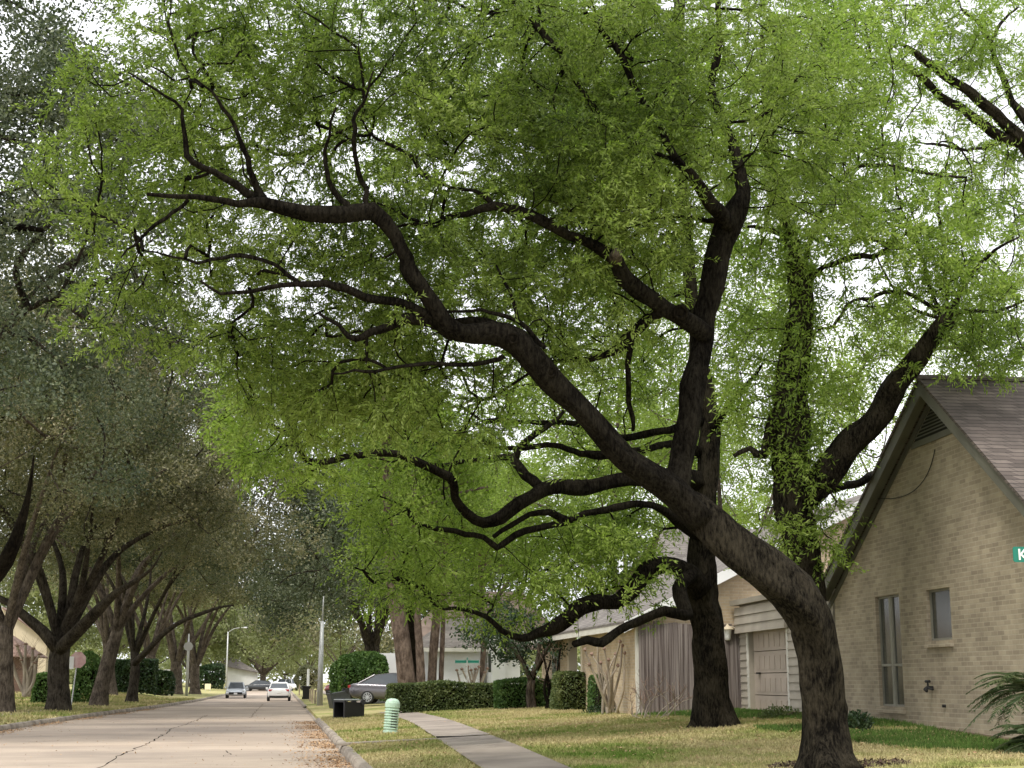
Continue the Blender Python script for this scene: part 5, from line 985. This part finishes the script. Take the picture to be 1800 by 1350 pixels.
# sago palms at the right edge
def sago(label, base, nf, fl, seed, h=.3, azr=(0, 6.28)):
    rg = np.random.default_rng(seed); root = thing('sago_palm', label, 'palm', base, group='sago palms by the brick wall'); b = np.array(base, float); mb = MB(); V = []
    mb.tube([b - [0, 0, .1], b + [0, 0, h]], [.12, .1], 10, rough=.2); mb.build('trunk', M['bark_oak'], root, smooth=True); rb = MB()
    for i in range(nf):
        a = rg.uniform(*azr); el = rg.uniform(.1, 1.1); L_ = fl * rg.uniform(.8, 1.1); n = 16; t = np.linspace(0, 1, n)
        hd = np.array([math.cos(a), math.sin(a), 0]); P = b + [0, 0, h] + hd * (L_ * t * math.cos(el * .7))[:, None] + np.array([0, 0, 1]) * (L_ * (t * math.sin(el) - .62 * t ** 2))[:, None]
        rb.tube(P, np.linspace(.014, .004, n), 4, cap=False); T = norm(np.gradient(P, axis=0)); S = norm(np.cross(T, [0, 0, 1.])); q = np.repeat(np.arange(1, n), 4); q = np.concatenate([q, q]); sg = np.concatenate([np.ones(len(q) // 2), -np.ones(len(q) // 2)])
        pp = P[q] + T[q] * rg.uniform(-.03, .03, (len(q), 1)); D = norm(S[q] * sg[:, None] + T[q] * .75 + [0, 0, -.18]); ln = .2 * np.sin(np.clip(t[q], .12, .93) * 3.14) + .03
        V.append(leafquads(pp, D, ln, np.full(len(q), .0075), rg))
    rb.build('ribs', M['leaf_palm'], root); quads('fronds', np.vstack(V), M['leaf_palm'], root)
p1 = onwall(1915, 1310); p1 = p1 - IN * .75; p1[2] = float(terr(p1[0], p1[1]))
sago('taller sago palm cut by the right edge, fronds at the height of the small window', p1 + [0.05, .1, 0], 44, 1.1, 96, h=.85)
sago('low sago palm at the bottom right, its fronds arching almost to the grass', p1 + [-.15, -.3, 0], 34, .95, 97, h=.12)

# ------------------------------------------------------------------ street furniture
def post(mb, a, h, r, r2=None, n=10): mb.tube([np.array(a), np.array(a) + [0, 0, h]], [r, r if r2 is None else r2], n)
def lamp(label, px, Y, h, arm, top_r=.05, base_r=.11, group='street lamps at the end of the road'):
    b = np.array(gY(px, Y)); root = thing('street_lamp', label, 'street lamp', b, group=group); mb = MB(); mb.tube([b, b + [0, 0, h * .5], b + [0, 0, h]], [base_r, (base_r + top_r) / 2, top_r], 10); mb.build('pole', M['pole'], root, smooth=True)
    t = b + [0, 0, h]; mb = MB(); pa, _ = smooth_path([t - [0, 0, .1], t + [arm * .35, 0, .45], t + [arm * .7, 0, .62], t + [arm, 0, .66]], [1] * 4, .3); mb.tube(pa, np.full(len(pa), .04), 6); mb.build('arm', M['pole'], root, smooth=True)
    mb = MB(); e = t + [arm, 0, .66]; mb.tube([e - [.1, 0, 0], e + [.1, 0, 0], e + [.45, 0, -.02], e + [.7, 0, -.02]], [.06, .13, .15, .05], 8); mb.build('lamp_head', M['pole'], root, smooth=True)
lamp('taller of the two far street lamps, nearest the left kerb', 397, 238, 9.0, 2.4, .09, .16); lamp('shorter, farther street lamp just right of the taller one', 420, 295, 8.6, 2.2, .08, .14)
b = gt(562, 1240); sp = thing('steel_pole', 'tapered galvanized steel pole on the right verge, its top lost in dark leaves', 'pole', b)
hh = float(atY(566, 1092, b[1])[2]) - b[2]; mb = MB(); mb.tube([b, b + [0, 0, hh * .5], b + [.03, 0, hh]], [.17, .14, .1], 12); mb.build('shaft', M['pole'], sp, smooth=True)
mb = MB(); mb.tube([b + [.03, 0, hh - .1], b + [.05, 0, hh + .9], b + [.07, 0, hh + 1.4]], [.05, .04, .03], 8); mb.build('arm', M['pole'], sp, smooth=True)
b = np.array(gY(328, 138)); h = float(atY(330, 1114, 138)[2]) - b[2]; rp_ = thing('round_headed_pole', 'pale grey pole with a round grey plate and pointed top on the left bank', 'pole', b)
mb = MB(); mb.tube([b, b + [0, 0, h * .78], b + [0, 0, h]], [.13, .11, .05], 10); mb.build('shaft', M['pole'], rp_, smooth=True)
mb = MB(); mb.tube([b + [0, -.1, h * .8], b + [0, -.16, h * .8]], [.42, .42], 8); mb.build('round_plate', M['sign_grey'], rp_)
b = np.array(gY(541, 170)); mb = MB(); h = float(atY(540, 1176, 170)[2]) - b[2]; mb.tube([b, b + [0, 0, h]], [.16, .13], 10); o = mb.build('concrete_pole', M['pole']); tag(o, 'short pale pole at the far end of the right kerb next to a dark bin', 'pole')

# stop sign seen faded, with a white panel beside it
b = gt(124, 1249); s1 = thing('stop_sign_post', 'leaning thin post with a faded red octagonal sign and a white panel', 'sign', b)
sc_ = b[1] / 1.0
c1 = atY(137, 1160, b[1]); c2 = atY(126, 1165, b[1] - .05); mb = MB(); mb.tube([b, c1 + [-.05, .06, -.2], c1 + [0, .06, .35]], [.03, .03, .03], 8); mb.build('post', M['pole'], s1)
mb = MB(); an = [math.pi / 8 + i * math.pi / 4 for i in range(8)]; k_ = .36; mb.slab([c1 + [k_ * .98 * math.cos(a) / .92, 0, k_ * math.sin(a) / .92] for a in an], (0, .02, 0)); mb.build('sign_plate', M['sign_red'], s1)
mb = MB(); mb.box(c2, (.2, .02, .58)); mb.build('white_panel', M['sign_white'], s1)
b = np.array(gY(297, 138)); c1 = atY(294, 1185, 138); s2 = thing('white_post_sign', 'small white rectangular sign on a thin post under the left oaks', 'sign', b); mb = MB(); mb.tube([b, c1 + [0, .05, .3]], [.04, .04], 6); mb.build('post', M['pole'], s2)
mb = MB(); mb.box(c1, (.5, .03, .85)); mb.build('sign_plate', M['sign_white'], s2)
b = np.array(gY(365, 190)); s3 = thing('yard_sign', 'small square yellowish yard sign on the far left grass bank', 'sign', b); mb = MB(); mb.box(b + [0, 0, .75], (.72, .04, .7)); mb.build('sign_plate', mat('sign_cream', (.75, .68, .45), .6), s3); mb = MB(); post(mb, b + [-.3, 0, -.05], .6, .02, n=5); post(mb, b + [.3, 0, -.05], .6, .02, n=5); mb.build('legs', M['pole'], s3)
# far street name sign above the bare myrtle
b = atY(821, 1210, 66); b[2] = .35; c1 = atY(821, 1163, 66); s4 = thing('street_name_sign', 'small teal street name sign on a thin post in front of the white house', 'sign', b); mb = MB(); mb.tube([b, c1 + [0, 0, .18]], [.03, .03], 8); mb.build('post', M['pole'], s4)
mb = MB(); mb.box(c1, (1.06, .02, .15)); bl = mb.build('blade', M['sign_green'], s4); mb = MB(); 
mb.box(c1 + [0, -.012, .062], (1.04, .004, .008)); mb.box(c1 + [0, -.012, -.062], (1.04, .004, .008)); mb.build('border', M['sign_white'], bl)
mb = MB(); mb.box(c1 + [0, 0, .12], (.02, .6, .1)); mb.build('cross_blade', M['sign_green'], s4)
# near street name sign: only the first letter comes into the frame
c = atY(1781, 974, 19.5); sy0 = 19.5; b = np.array([c[0] + .62, sy0, float(terr(c[0] + .62, sy0))]); s5 = thing('street_name_sign', 'green street name sign with a white letter K, cut by the right edge', 'sign', b)
zb_, zt_ = float(atY(1790, 988, sy0)[2]), float(atY(1790, 961, sy0)[2]); mb = MB(); mb.tube([b, [b[0], b[1], zb_ + .02]], [.03, .03], 10); mb.build('post', M['pole'], s5)
mb = MB(); W_, h_ = 1.1, zt_ - zb_; r_ = .03; pts = []
for cxx, czz, a0 in ((c[0] + W_ - r_, zt_ - r_, 0), (c[0] + r_, zt_ - r_, 90), (c[0] + r_, zb_ + r_, 180), (c[0] + W_ - r_, zb_ + r_, 270)):
    for k in range(4): a = math.radians(a0 + k * 30); pts.append((cxx + r_ * math.cos(a), sy0, czz + r_ * math.sin(a)))
mb.slab(pts, (0, .012, 0)); bl = mb.build('blade', M['sign_green'], s5)
cu = bpy.data.curves.new('letter', 'FONT'); cu.body = 'K'; cu.size = h_ * 1.02; cu.extrude = .002; cu.offset = .003
to = bpy.data.objects.new('letter_tmp', cu); C.objects.link(to); bpy.context.view_layer.update()
me = bpy.data.meshes.new_from_object(to.evaluated_get(bpy.context.evaluated_depsgraph_get())); bpy.data.objects.remove(to); me.materials.clear(); me.materials.append(M['sign_white'])
lo = bpy.data.objects.new('letter', me); C.objects.link(lo); lo.parent = bl; lo.rotation_euler = (math.pi / 2, 0, 0); lo.location = np.array([c[0] + .065, sy0 - .004, zb_ + h_ * .15]) - origin(bl)

# wooden posts on the verge
for i, (px, py, h) in enumerate([(549, 1236, .85), (554, 1237, .8), (545, 1233, .8), (526, 1222, 1.0)]):
    b = gt(px, py); mb = MB(); mb.box(b + [0, 0, h / 2 - .03], (.13, .13, h)); mb.box(b + [0, 0, h - .01], (.16, .16, .05)); o = mb.build('wooden_post', M['wood_post'], bevel=.01)
    tag(o, ['short pale wooden post left of the steel pole, middle one of three', 'short pale wooden post closest to the steel pole', 'short pale wooden post farthest left of the group by the steel pole', 'white topped post near the kerb far behind the wooden posts'][i], 'post', 'short posts on the right verge')

# telecom pedestal: ribbed pale green dome, leaning a little
b = gt(686, 1289); pd = thing('utility_pedestal', 'pale green ribbed plastic utility pedestal with a domed top, leaning on the verge', 'utility box', b); pd.rotation_euler = (0, math.radians(4), math.radians(12))
zz = [0, .04, .05]; rr = [.175, .175, .165]; 
mb = MB(); prof = [(0, .19), (.06, .19), (.07, .165), (.62, .165), (.64, .19), (.74, .188), (.8, .165), (.84, .12), (.86, .05)]
mb.tube([(0, 0, z) for z, r in prof], [r for z, r in prof], 20); mb.build('body', M['pedestal'], pd, smooth=False, local=True, bevel=.006)
mb = MB()
for i in range(8):
    z = .10 + i * .066; n = 20; mb.tube([(0, 0, z), (0, 0, z + .012), (0, 0, z + .034), (0, 0, z + .044)], [.166, .19, .186, .166], 20)
mb.build('ribs', M['pedestal'], pd, local=True)
mb = MB()
for i in range(7):
    z = .147 + i * .066; mb.box((.02, -.163, z + .004), (.15, .02, .018))
mb.build('vents', M['dark'], pd, local=True)

# wheelie bins lying on the grass: built upright with the foot at the origin, then tipped
M['bin_grey'] = mat('dark_grey_plastic', (.05, .055, .055), .45, var=.3)
def bin_(label, lid_open=True, m='plastic_black'):
    t = thing('wheelie_bin', label, 'bin', (0, 0, 0), group='tipped wheelie bins on the verge'); mb = MB(); 
    a, b_, h = .24, .30, .95
    lo_ = [(-a, -a, 0), (a, -a, 0), (a, a, 0), (-a, a, 0)]; hi = [(-b_, -b_ - .05, h), (b_, -b_ - .05, h), (b_, b_, h), (-b_, b_, h)]; t_ = .02
    li = [(x * .9, y * .9, .03) for x, y, z in lo_]; hi2 = [(x * .93, y * .93, h) for x, y, z in hi]
    mb.add(lo_ + hi + li + hi2, [(3, 2, 1, 0), (0, 1, 5, 4), (1, 2, 6, 5), (2, 3, 7, 6), (3, 0, 4, 7), (4, 5, 13, 12), (5, 6, 14, 13), (6, 7, 15, 14), (7, 4, 12, 15), (12, 13, 9, 8), (13, 14, 10, 9), (14, 15, 11, 10), (15, 12, 8, 11), (8, 9, 10, 11)])
    mb.build('body', M[m], t, local=True)
    mb = MB(); 
    for s_ in ((-b_ - .02, -.03, .04, 2 * b_), (b_ + .02, -.03, .04, 2 * b_)): mb.box((s_[0], s_[1], h - .03), (.04, s_[3] + .1, .06))
    mb.box((0, -b_ - .07, h - .03), (2 * b_ + .08, .04, .06)); mb.box((0, b_ + .02, h - .03), (2 * b_ + .08, .04, .06)); mb.build('rim', M[m], t, local=True)
    mb = MB()
    if lid_open: mb.box((0, b_ + .06, h - .34), (2 * b_ + .06, .035, .68))
    else: mb.box((0, -.03, h + .02), (2 * b_ + .08, 2 * b_ + .14, .04))
    mb.build('lid', M['plastic_lid_sheen'] if lid_open else M[m], t, local=True, bevel=.012)
    for s_ in (-1, 1):
        mb = MB(); mb.tube([(s_ * (a + .0), a + .03, .09), (s_ * (a + .07), a + .03, .09)], [.1, .1], 16); mb.build('wheel', M['tyre'], t, local=True)
    mb = MB(); mb.tube([(-b_ + .05, b_ + .1, h - .06), (b_ - .05, b_ + .1, h - .06)], [.018, .018], 8); mb.build('handle', M[m], t, local=True)
    return t
from mathutils import Euler
g1 = gt(613, 1263); bn = bin_('black wheelie bin lying on its side, its mouth open and lid thrown up'); bn.rotation_mode = 'XYZ'
# lie along X: top (mouth) toward -X, back side (lid, wheels) up
Rm = Matrix(((0, 0, -1), (-1, 0, 0), (0, 1, 0))).to_4x4()      # local z -> -x, local y -> +z
Rz = Matrix.Rotation(math.radians(34), 4, 'Z'); bn.matrix_world = Matrix.Translation((g1[0] + .42, g1[1] + .3, g1[2] + .30)) @ Rz @ Rm
g2 = gt(598, 1245); bn2 = bin_('dark grey wheelie bin tipped over behind the open black one', lid_open=False, m='bin_grey'); Rz = Matrix.Rotation(math.radians(14), 4, 'Z')
bn2.matrix_world = Matrix.Translation((g2[0] + .42, g2[1] + .6, g2[2] + .62)) @ Rz @ Matrix.Rotation(math.radians(-14), 4, 'Y') @ Rm
g3 = gt(538, 1229); b3 = bin_('small upright dark bin far down the right verge by the short pale pole', lid_open=False); b3.location = g3
mb = MB(); g4 = gt(626, 1259); rg = np.random.default_rng(4)
def flap(c, s): 
    v = [np.array(c) + rg.normal(0, s, 3) * [1, 1, .3] for _ in range(7)]; return v
# ------------------------------------------------------------------ cars
def car(label, loc, rz, paint, kind='sedan', group=None, L_=4.7, W_=1.82, Hh=1.45):
    t = thing('parked_car' if 'parked' in label else 'car', label, 'car', (0, 0, 0), group=group)
    # body loft along x (front = +x): x, z sill, z belt/top, half width
    st = [(-.5, .42, .80, .74), (-.485, .30, .95, .84), (-.44, .24, 1.0, .9), (-.33, .22, 1.02, .92), (-.15, .20, .96, .93), (.1, .20, .94, .93), (.25, .20, .92, .92), (.36, .21, .84, .91), (.45, .24, .74, .87), (.49, .30, .62, .78), (.5, .40, .55, .68)]
    n = 10; V = []
    for x, z0, z1, hw in st:
        hw = hw * W_ / 1.84; prof = [(-hw * .86, z0), (-hw * .97, z0 + .12), (-hw, (z0 + z1) * .5), (-hw * .96, z1 - .08), (-hw * .82, z1), (hw * .82, z1), (hw * .96, z1 - .08), (hw, (z0 + z1) * .5), (hw * .97, z0 + .12), (hw * .86, z0)]
        V += [(x * L_, y, z * Hh / 1.45) for y, z in prof]
    k = len(st); Fc = [(i * n + j, i * n + (j + 1) % n, (i + 1) * n + (j + 1) % n, (i + 1) * n + j) for i in range(k - 1) for j in range(n)] + [tuple(range(n))[::-1], tuple(range((k - 1) * n, k * n))]
    mb = MB(); mb.add(V, Fc); body = mb.build('body', paint, t, local=True, smooth=True); s = body.modifiers.new('sub', 'SUBSURF'); s.levels = s.render_levels = 2
    # glasshouse: dark loft with a painted roof skin and pillars
    g = [(-.40, .98, .72), (-.24, 1.34, .60), (-.06, 1.43, .58), (.08, 1.42, .57), (.27, .93, .72)] if kind == 'sedan' else [(-.47, .98, .74), (-.41, 1.40, .62), (-.1, 1.45, .6), (.08, 1.43, .59), (.25, .95, .72)]
    V = []; 
    for x, z, hw in g: V += [(x * L_, -hw, z * Hh / 1.45), (x * L_, hw, z * Hh / 1.45)]
    zb = .9 * Hh / 1.45; B_ = [(g[i][0] * L_, s_ * .78, zb) for i in range(5) for s_ in (-1, 1)]
    mb = MB(); mb.add(V + B_, [(0, 2, 3, 1), (6, 8, 9, 7), (0, 10, 12, 2), (2, 12, 14, 4), (4, 14, 16, 6), (6, 16, 18, 8), (1, 3, 13, 11), (3, 5, 15, 13), (5, 7, 17, 15), (7, 9, 19, 17), (0, 1, 11, 10), (8, 18, 19, 9)])
    mb.build('window', M['carglass'], t, local=True)
    mb = MB(); e = .012
    mb.slab([(g[1][0] * L_, -g[1][2] - e, g[1][1] * Hh / 1.45), (g[2][0] * L_, -g[2][2] - e, g[2][1] * Hh / 1.45), (g[3][0] * L_, -g[3][2] - e, g[3][1] * Hh / 1.45), (g[3][0] * L_, g[3][2] + e, g[3][1] * Hh / 1.45), (g[2][0] * L_, g[2][2] + e, g[2][1] * Hh / 1.45), (g[1][0] * L_, g[1][2] + e, g[1][1] * Hh / 1.45)], (0, 0, .03))
    for s_ in (-1, 1):
        for i0, i1, ww in ((0, 1, .10), (4, 3, .07)):
            a = np.array([g[i0][0] * L_, s_ * (g[i0][2] + .012), g[i0][1] * Hh / 1.45 - .03]); b_ = np.array([g[i1][0] * L_, s_ * (g[i1][2] + .012), g[i1][1] * Hh / 1.45 + .02]); mb.tube([a, b_], [ww * .5, ww * .4], 6)
        mb.tube([np.array([0.0, s_ * .775, .95]), np.array([-.01 * L_, s_ * .60, 1.42 * Hh / 1.45])], [.035, .03], 6)
    mb.build('roof', paint, t, local=True)
    for x in (-.30, .31):
        for s_ in (-1, 1):
            yy = s_ * (W_ / 2 - .10); mb = MB(); mb.tube([(x * L_, yy - s_ * .10, .32), (x * L_, yy - s_ * .09, .32), (x * L_, yy + s_ * .08, .32), (x * L_, yy + s_ * .1, .32)], [.29, .325, .325, .29], 24); wh = mb.build('wheel', M['tyre'], t, local=True)
            mb = MB(); c = np.array([x * L_, yy + s_ * .095, .32]); mb.tube([c, c + [0, s_ * .02, 0]], [.06, .05], 12)
            for q in range(10): a = q * .628; mb.box(c + [math.cos(a) * .12, s_ * .006, math.sin(a) * .12], (.19, .015, .035), M3=[[math.cos(a), 0, -math.sin(a)], [0, 1, 0], [math.sin(a), 0, math.cos(a)]])
            ring = [(c[0] + math.cos(a) * .215, c[1] + s_ * .006, c[2] + math.sin(a) * .215) for a in np.linspace(0, 6.283, 25)]; mb.tube(ring, [.018] * 25, 6, cap=False); mb.build('rim', M['rim'], wh, local=True)
    for s_ in (-1, 1):
        mb = MB(); mb.box((.462 * L_, s_ * .62, .66), (.2, .34, .12), rz=-s_ * .5); mb.build('headlight', M['clear'], t, local=True, bevel=.02)
        mb = MB(); mb.box((-.482 * L_, s_ * .62, .84), (.14, .34, .14), rz=s_ * .35); mb.build('taillight', M['redlight'], t, local=True, bevel=.02)
        mb = MB(); mb.box((.16 * L_, s_ * .96, .98), (.16, .2, .12)); mb.build('mirror', paint, t, local=True, bevel=.03)
    mb = MB(); mb.box((.497 * L_, 0, .45), (.04, 1.2, .2)); mb.build('grille', M['dark'], t, local=True)
    mb = MB(); mb.box((-.49 * L_, 0, .33), (.12, 1.5, .16)); mb.build('rear_bumper', M['dark'], t, local=True, bevel=.02)
    for x in (-.503, .502): mb = MB(); mb.box((x * L_, 0, .70 if x < 0 else .42), (.02, .32, .15)); mb.build('license_plate', M['sign_white'], t, local=True)
    t.location = tuple(float(v) for v in loc); t.rotation_euler = (0, 0, rz); return t
def paint(n, c, metal=.0, rough=.25):
    m = mat(n, c, rough, metal=metal); b = m.node_tree.nodes['Principled BSDF']; b.inputs['Coat Weight'].default_value = .6; b.inputs['Coat Roughness'].default_value = .05; return m
g = E0 + ray(415, 1227) * (-1.5 / ray(415, 1227)[2]); car('silver car coming towards the camera in the left lane far down the street', (g[0], g[1], 0), -math.pi / 2, paint('silver_paint', (.62, .66, .70), .2), L_=4.6)
g = E0 + ray(490, 1232) * (-1.5 / ray(490, 1232)[2]); car('white car driving away from the camera, seen from behind', (g[0], g[1], 0), math.pi / 2, paint('white_paint_car', (.80, .80, .78)))
g = gt(648, 1237); car('parked grey sedan in the driveway between the round shrub and the long hedge', (g[0] + 1.15, g[1] - 6.5, .42), math.radians(-12), paint('grey_paint', (.15, .14, .155), .4), L_=4.9, Hh=1.50)
Y7 = 245; g = gY(455, Y7); car('dark car crossing at the end of the street behind the silver one', (g[0], Y7, 0), math.pi * .93, paint('black_paint', (.03, .035, .04)), L_=5.2, W_=1.9, Hh=1.7)
Y7 = 225; g = gY(517, Y7); car('parked white sport utility vehicle at the far right end of the street', (g[0], Y7, .1), -math.pi / 2 + .3, paint('cream_white_paint', (.75, .75, .75)), kind='suv', Hh=1.8)
Y7 = 128; g = gY(586, Y7); car('parked dark red car half hidden behind the round shrub', (g[0] + 1.0, Y7, .3), math.radians(-120), paint('maroon_paint', (.16, .03, .03)), kind='suv', Hh=1.75)
Y7 = 250; g = gY(497, Y7); car('parked dark vehicle beyond the white car', (g[0], Y7, .1), math.pi / 2, paint('dark_blue_paint', (.04, .05, .07)), kind='suv', Hh=1.8)

# ------------------------------------------------------------------ loose stuff on the ground
def scatter_leaves(name, X, Y, zf, size, m, rg):
    n = len(X); P = np.stack([X, Y, zf], 1); D = norm(rg.normal(size=(n, 3)) * [1, 1, .25]); L_ = size * rg.uniform(.5, 1.3, n)
    W = norm(np.cross(D, norm(rg.normal(size=(n, 3)) * [.35, .35, 0] + [0, 0, 1]))) * (L_ * .28)[:, None]; P[:, 2] += np.abs(rg.normal(0, .008, n)) + .006
    mid = P + D * (L_ * .5)[:, None]; v = np.empty((n, 4, 3)); v[:, 0] = P; v[:, 1] = mid + W; v[:, 2] = P + D * L_[:, None]; v[:, 3] = mid - W; v[:, :, 2] = np.maximum(v[:, :, 2], zf[:, None] + .003)
    o = quads(name, v.reshape(-1, 3), m); return tag(o, kind='stuff')
rg = np.random.default_rng(99)
n = 10500; Y = rg.uniform(20, 58, n) ; X = RC - np.abs(rg.normal(0, .42, n)) - .02; k = np.sin(Y * .9) + np.sin(Y * 2.3 + 1) + rg.normal(0, .7, n) > -.6; X, Y = X[k], Y[k]
scatter_leaves('gutter_leaves', X, Y, np.zeros(len(X)), .06, M['litter'], rg)
n = 5000; Y = rg.uniform(40, 90, n); X = lcx(Y) + np.abs(rg.normal(0, .3, n)) + .02; k = np.sin(Y * .7) + rg.normal(0, .6, n) > -.1; scatter_leaves('gutter_leaves', X[k], Y[k], np.zeros(k.sum()), .07, M['litter'], rg)
n = 900; Y = rg.uniform(20, 70, n); X = rg.uniform(-8, 1.2, n); scatter_leaves('road_leaves', X, Y, np.zeros(n), .05, M['litter'], rg)
n = 3500; Y = rg.uniform(20, 46, n); X = rg.uniform(1.5, 12, n); k = ~((np.abs(X - 3.8) < .75)); X, Y = X[k], Y[k]; scatter_leaves('lawn_leaves', X, Y, terr(X, Y) + .03, .055, M['litter'], rg)
# mulch around the leaning trunk
g = gt(1457, 1346); n = 3500; a = rg.random(n) * 6.28; r = np.sqrt(rg.random(n)); X = g[0] + .1 + 1.0 * r * np.cos(a); Y = g[1] - .1 + .75 * r * np.sin(a); scatter_leaves('mulch', X, Y, terr(X, Y) + .01, .07, M['mulch'], rg)
# grass blades
def grass(name, n, x0, x1, y0, y1, h, m, skip, w_=.006, seed=1):
    rg = np.random.default_rng(seed); Y = y0 + (y1 - y0) * rg.random(n) ** 1.5; X = rg.uniform(x0, x1, n); k = skip(X, Y); X, Y = X[k], Y[k]; n = len(X); z = terr(X, Y); P = np.stack([X, Y, z], 1)
    L_ = h * rg.uniform(.5, 1.4, n) * (1 + Y / 60); D = norm(rg.normal(size=(n, 3)) * [.55, .55, 0] + [0, 0, 1]); W = norm(np.cross(D, rg.normal(size=(n, 3)))) * (w_ * (1 + Y / 30))[:, None]
    v = np.empty((n, 3, 3)); v[:, 0] = P - W; v[:, 1] = P + W; v[:, 2] = P + D * L_[:, None]; o = quads(name, v.reshape(-1, 3), m, k=3); return tag(o, kind='stuff')
def sk(X, Y):
    c = np.interp(Y, [8, 22, 29, 33.2, 36, 42, 47], [3.45, 3.6, 3.85, 4.0, 4.1, 4.35, 4.5]); wall = WX + WS * (Y - WY) - .1
    return (np.abs(X - c) > .6) & (X > RC + .17) & (X < wall) & ~((Y > 57.5) & (X < 5.4)) & ~((Y > 41) & (X > 9.6))
gm = M['lawn'].copy(); gm.name = 'grass_blades'
grass('grass_blades', 230000, 1.45, 13, 19, 75, .04, gm, sk)
grass('grass_blades_left', 60000, -22, -6, 42, 120, .06, gm, lambda X, Y: X < lcx(Y) - .17, w_=.01, seed=2)

gg = mat('green_grass', (.11, .19, .04), .95, col2=(.07, .125, .03), scale=3, spec=.1)
grass('green_grass_blades', 60000, 9.6, 12.6, 22, 41.3, .06, gg, lambda X, Y: sk(X, Y) & (np.sin(X * 1.3 + Y * .5) + np.sin(Y * 1.1) * .5 + (X - 10.6) > .1), seed=5)
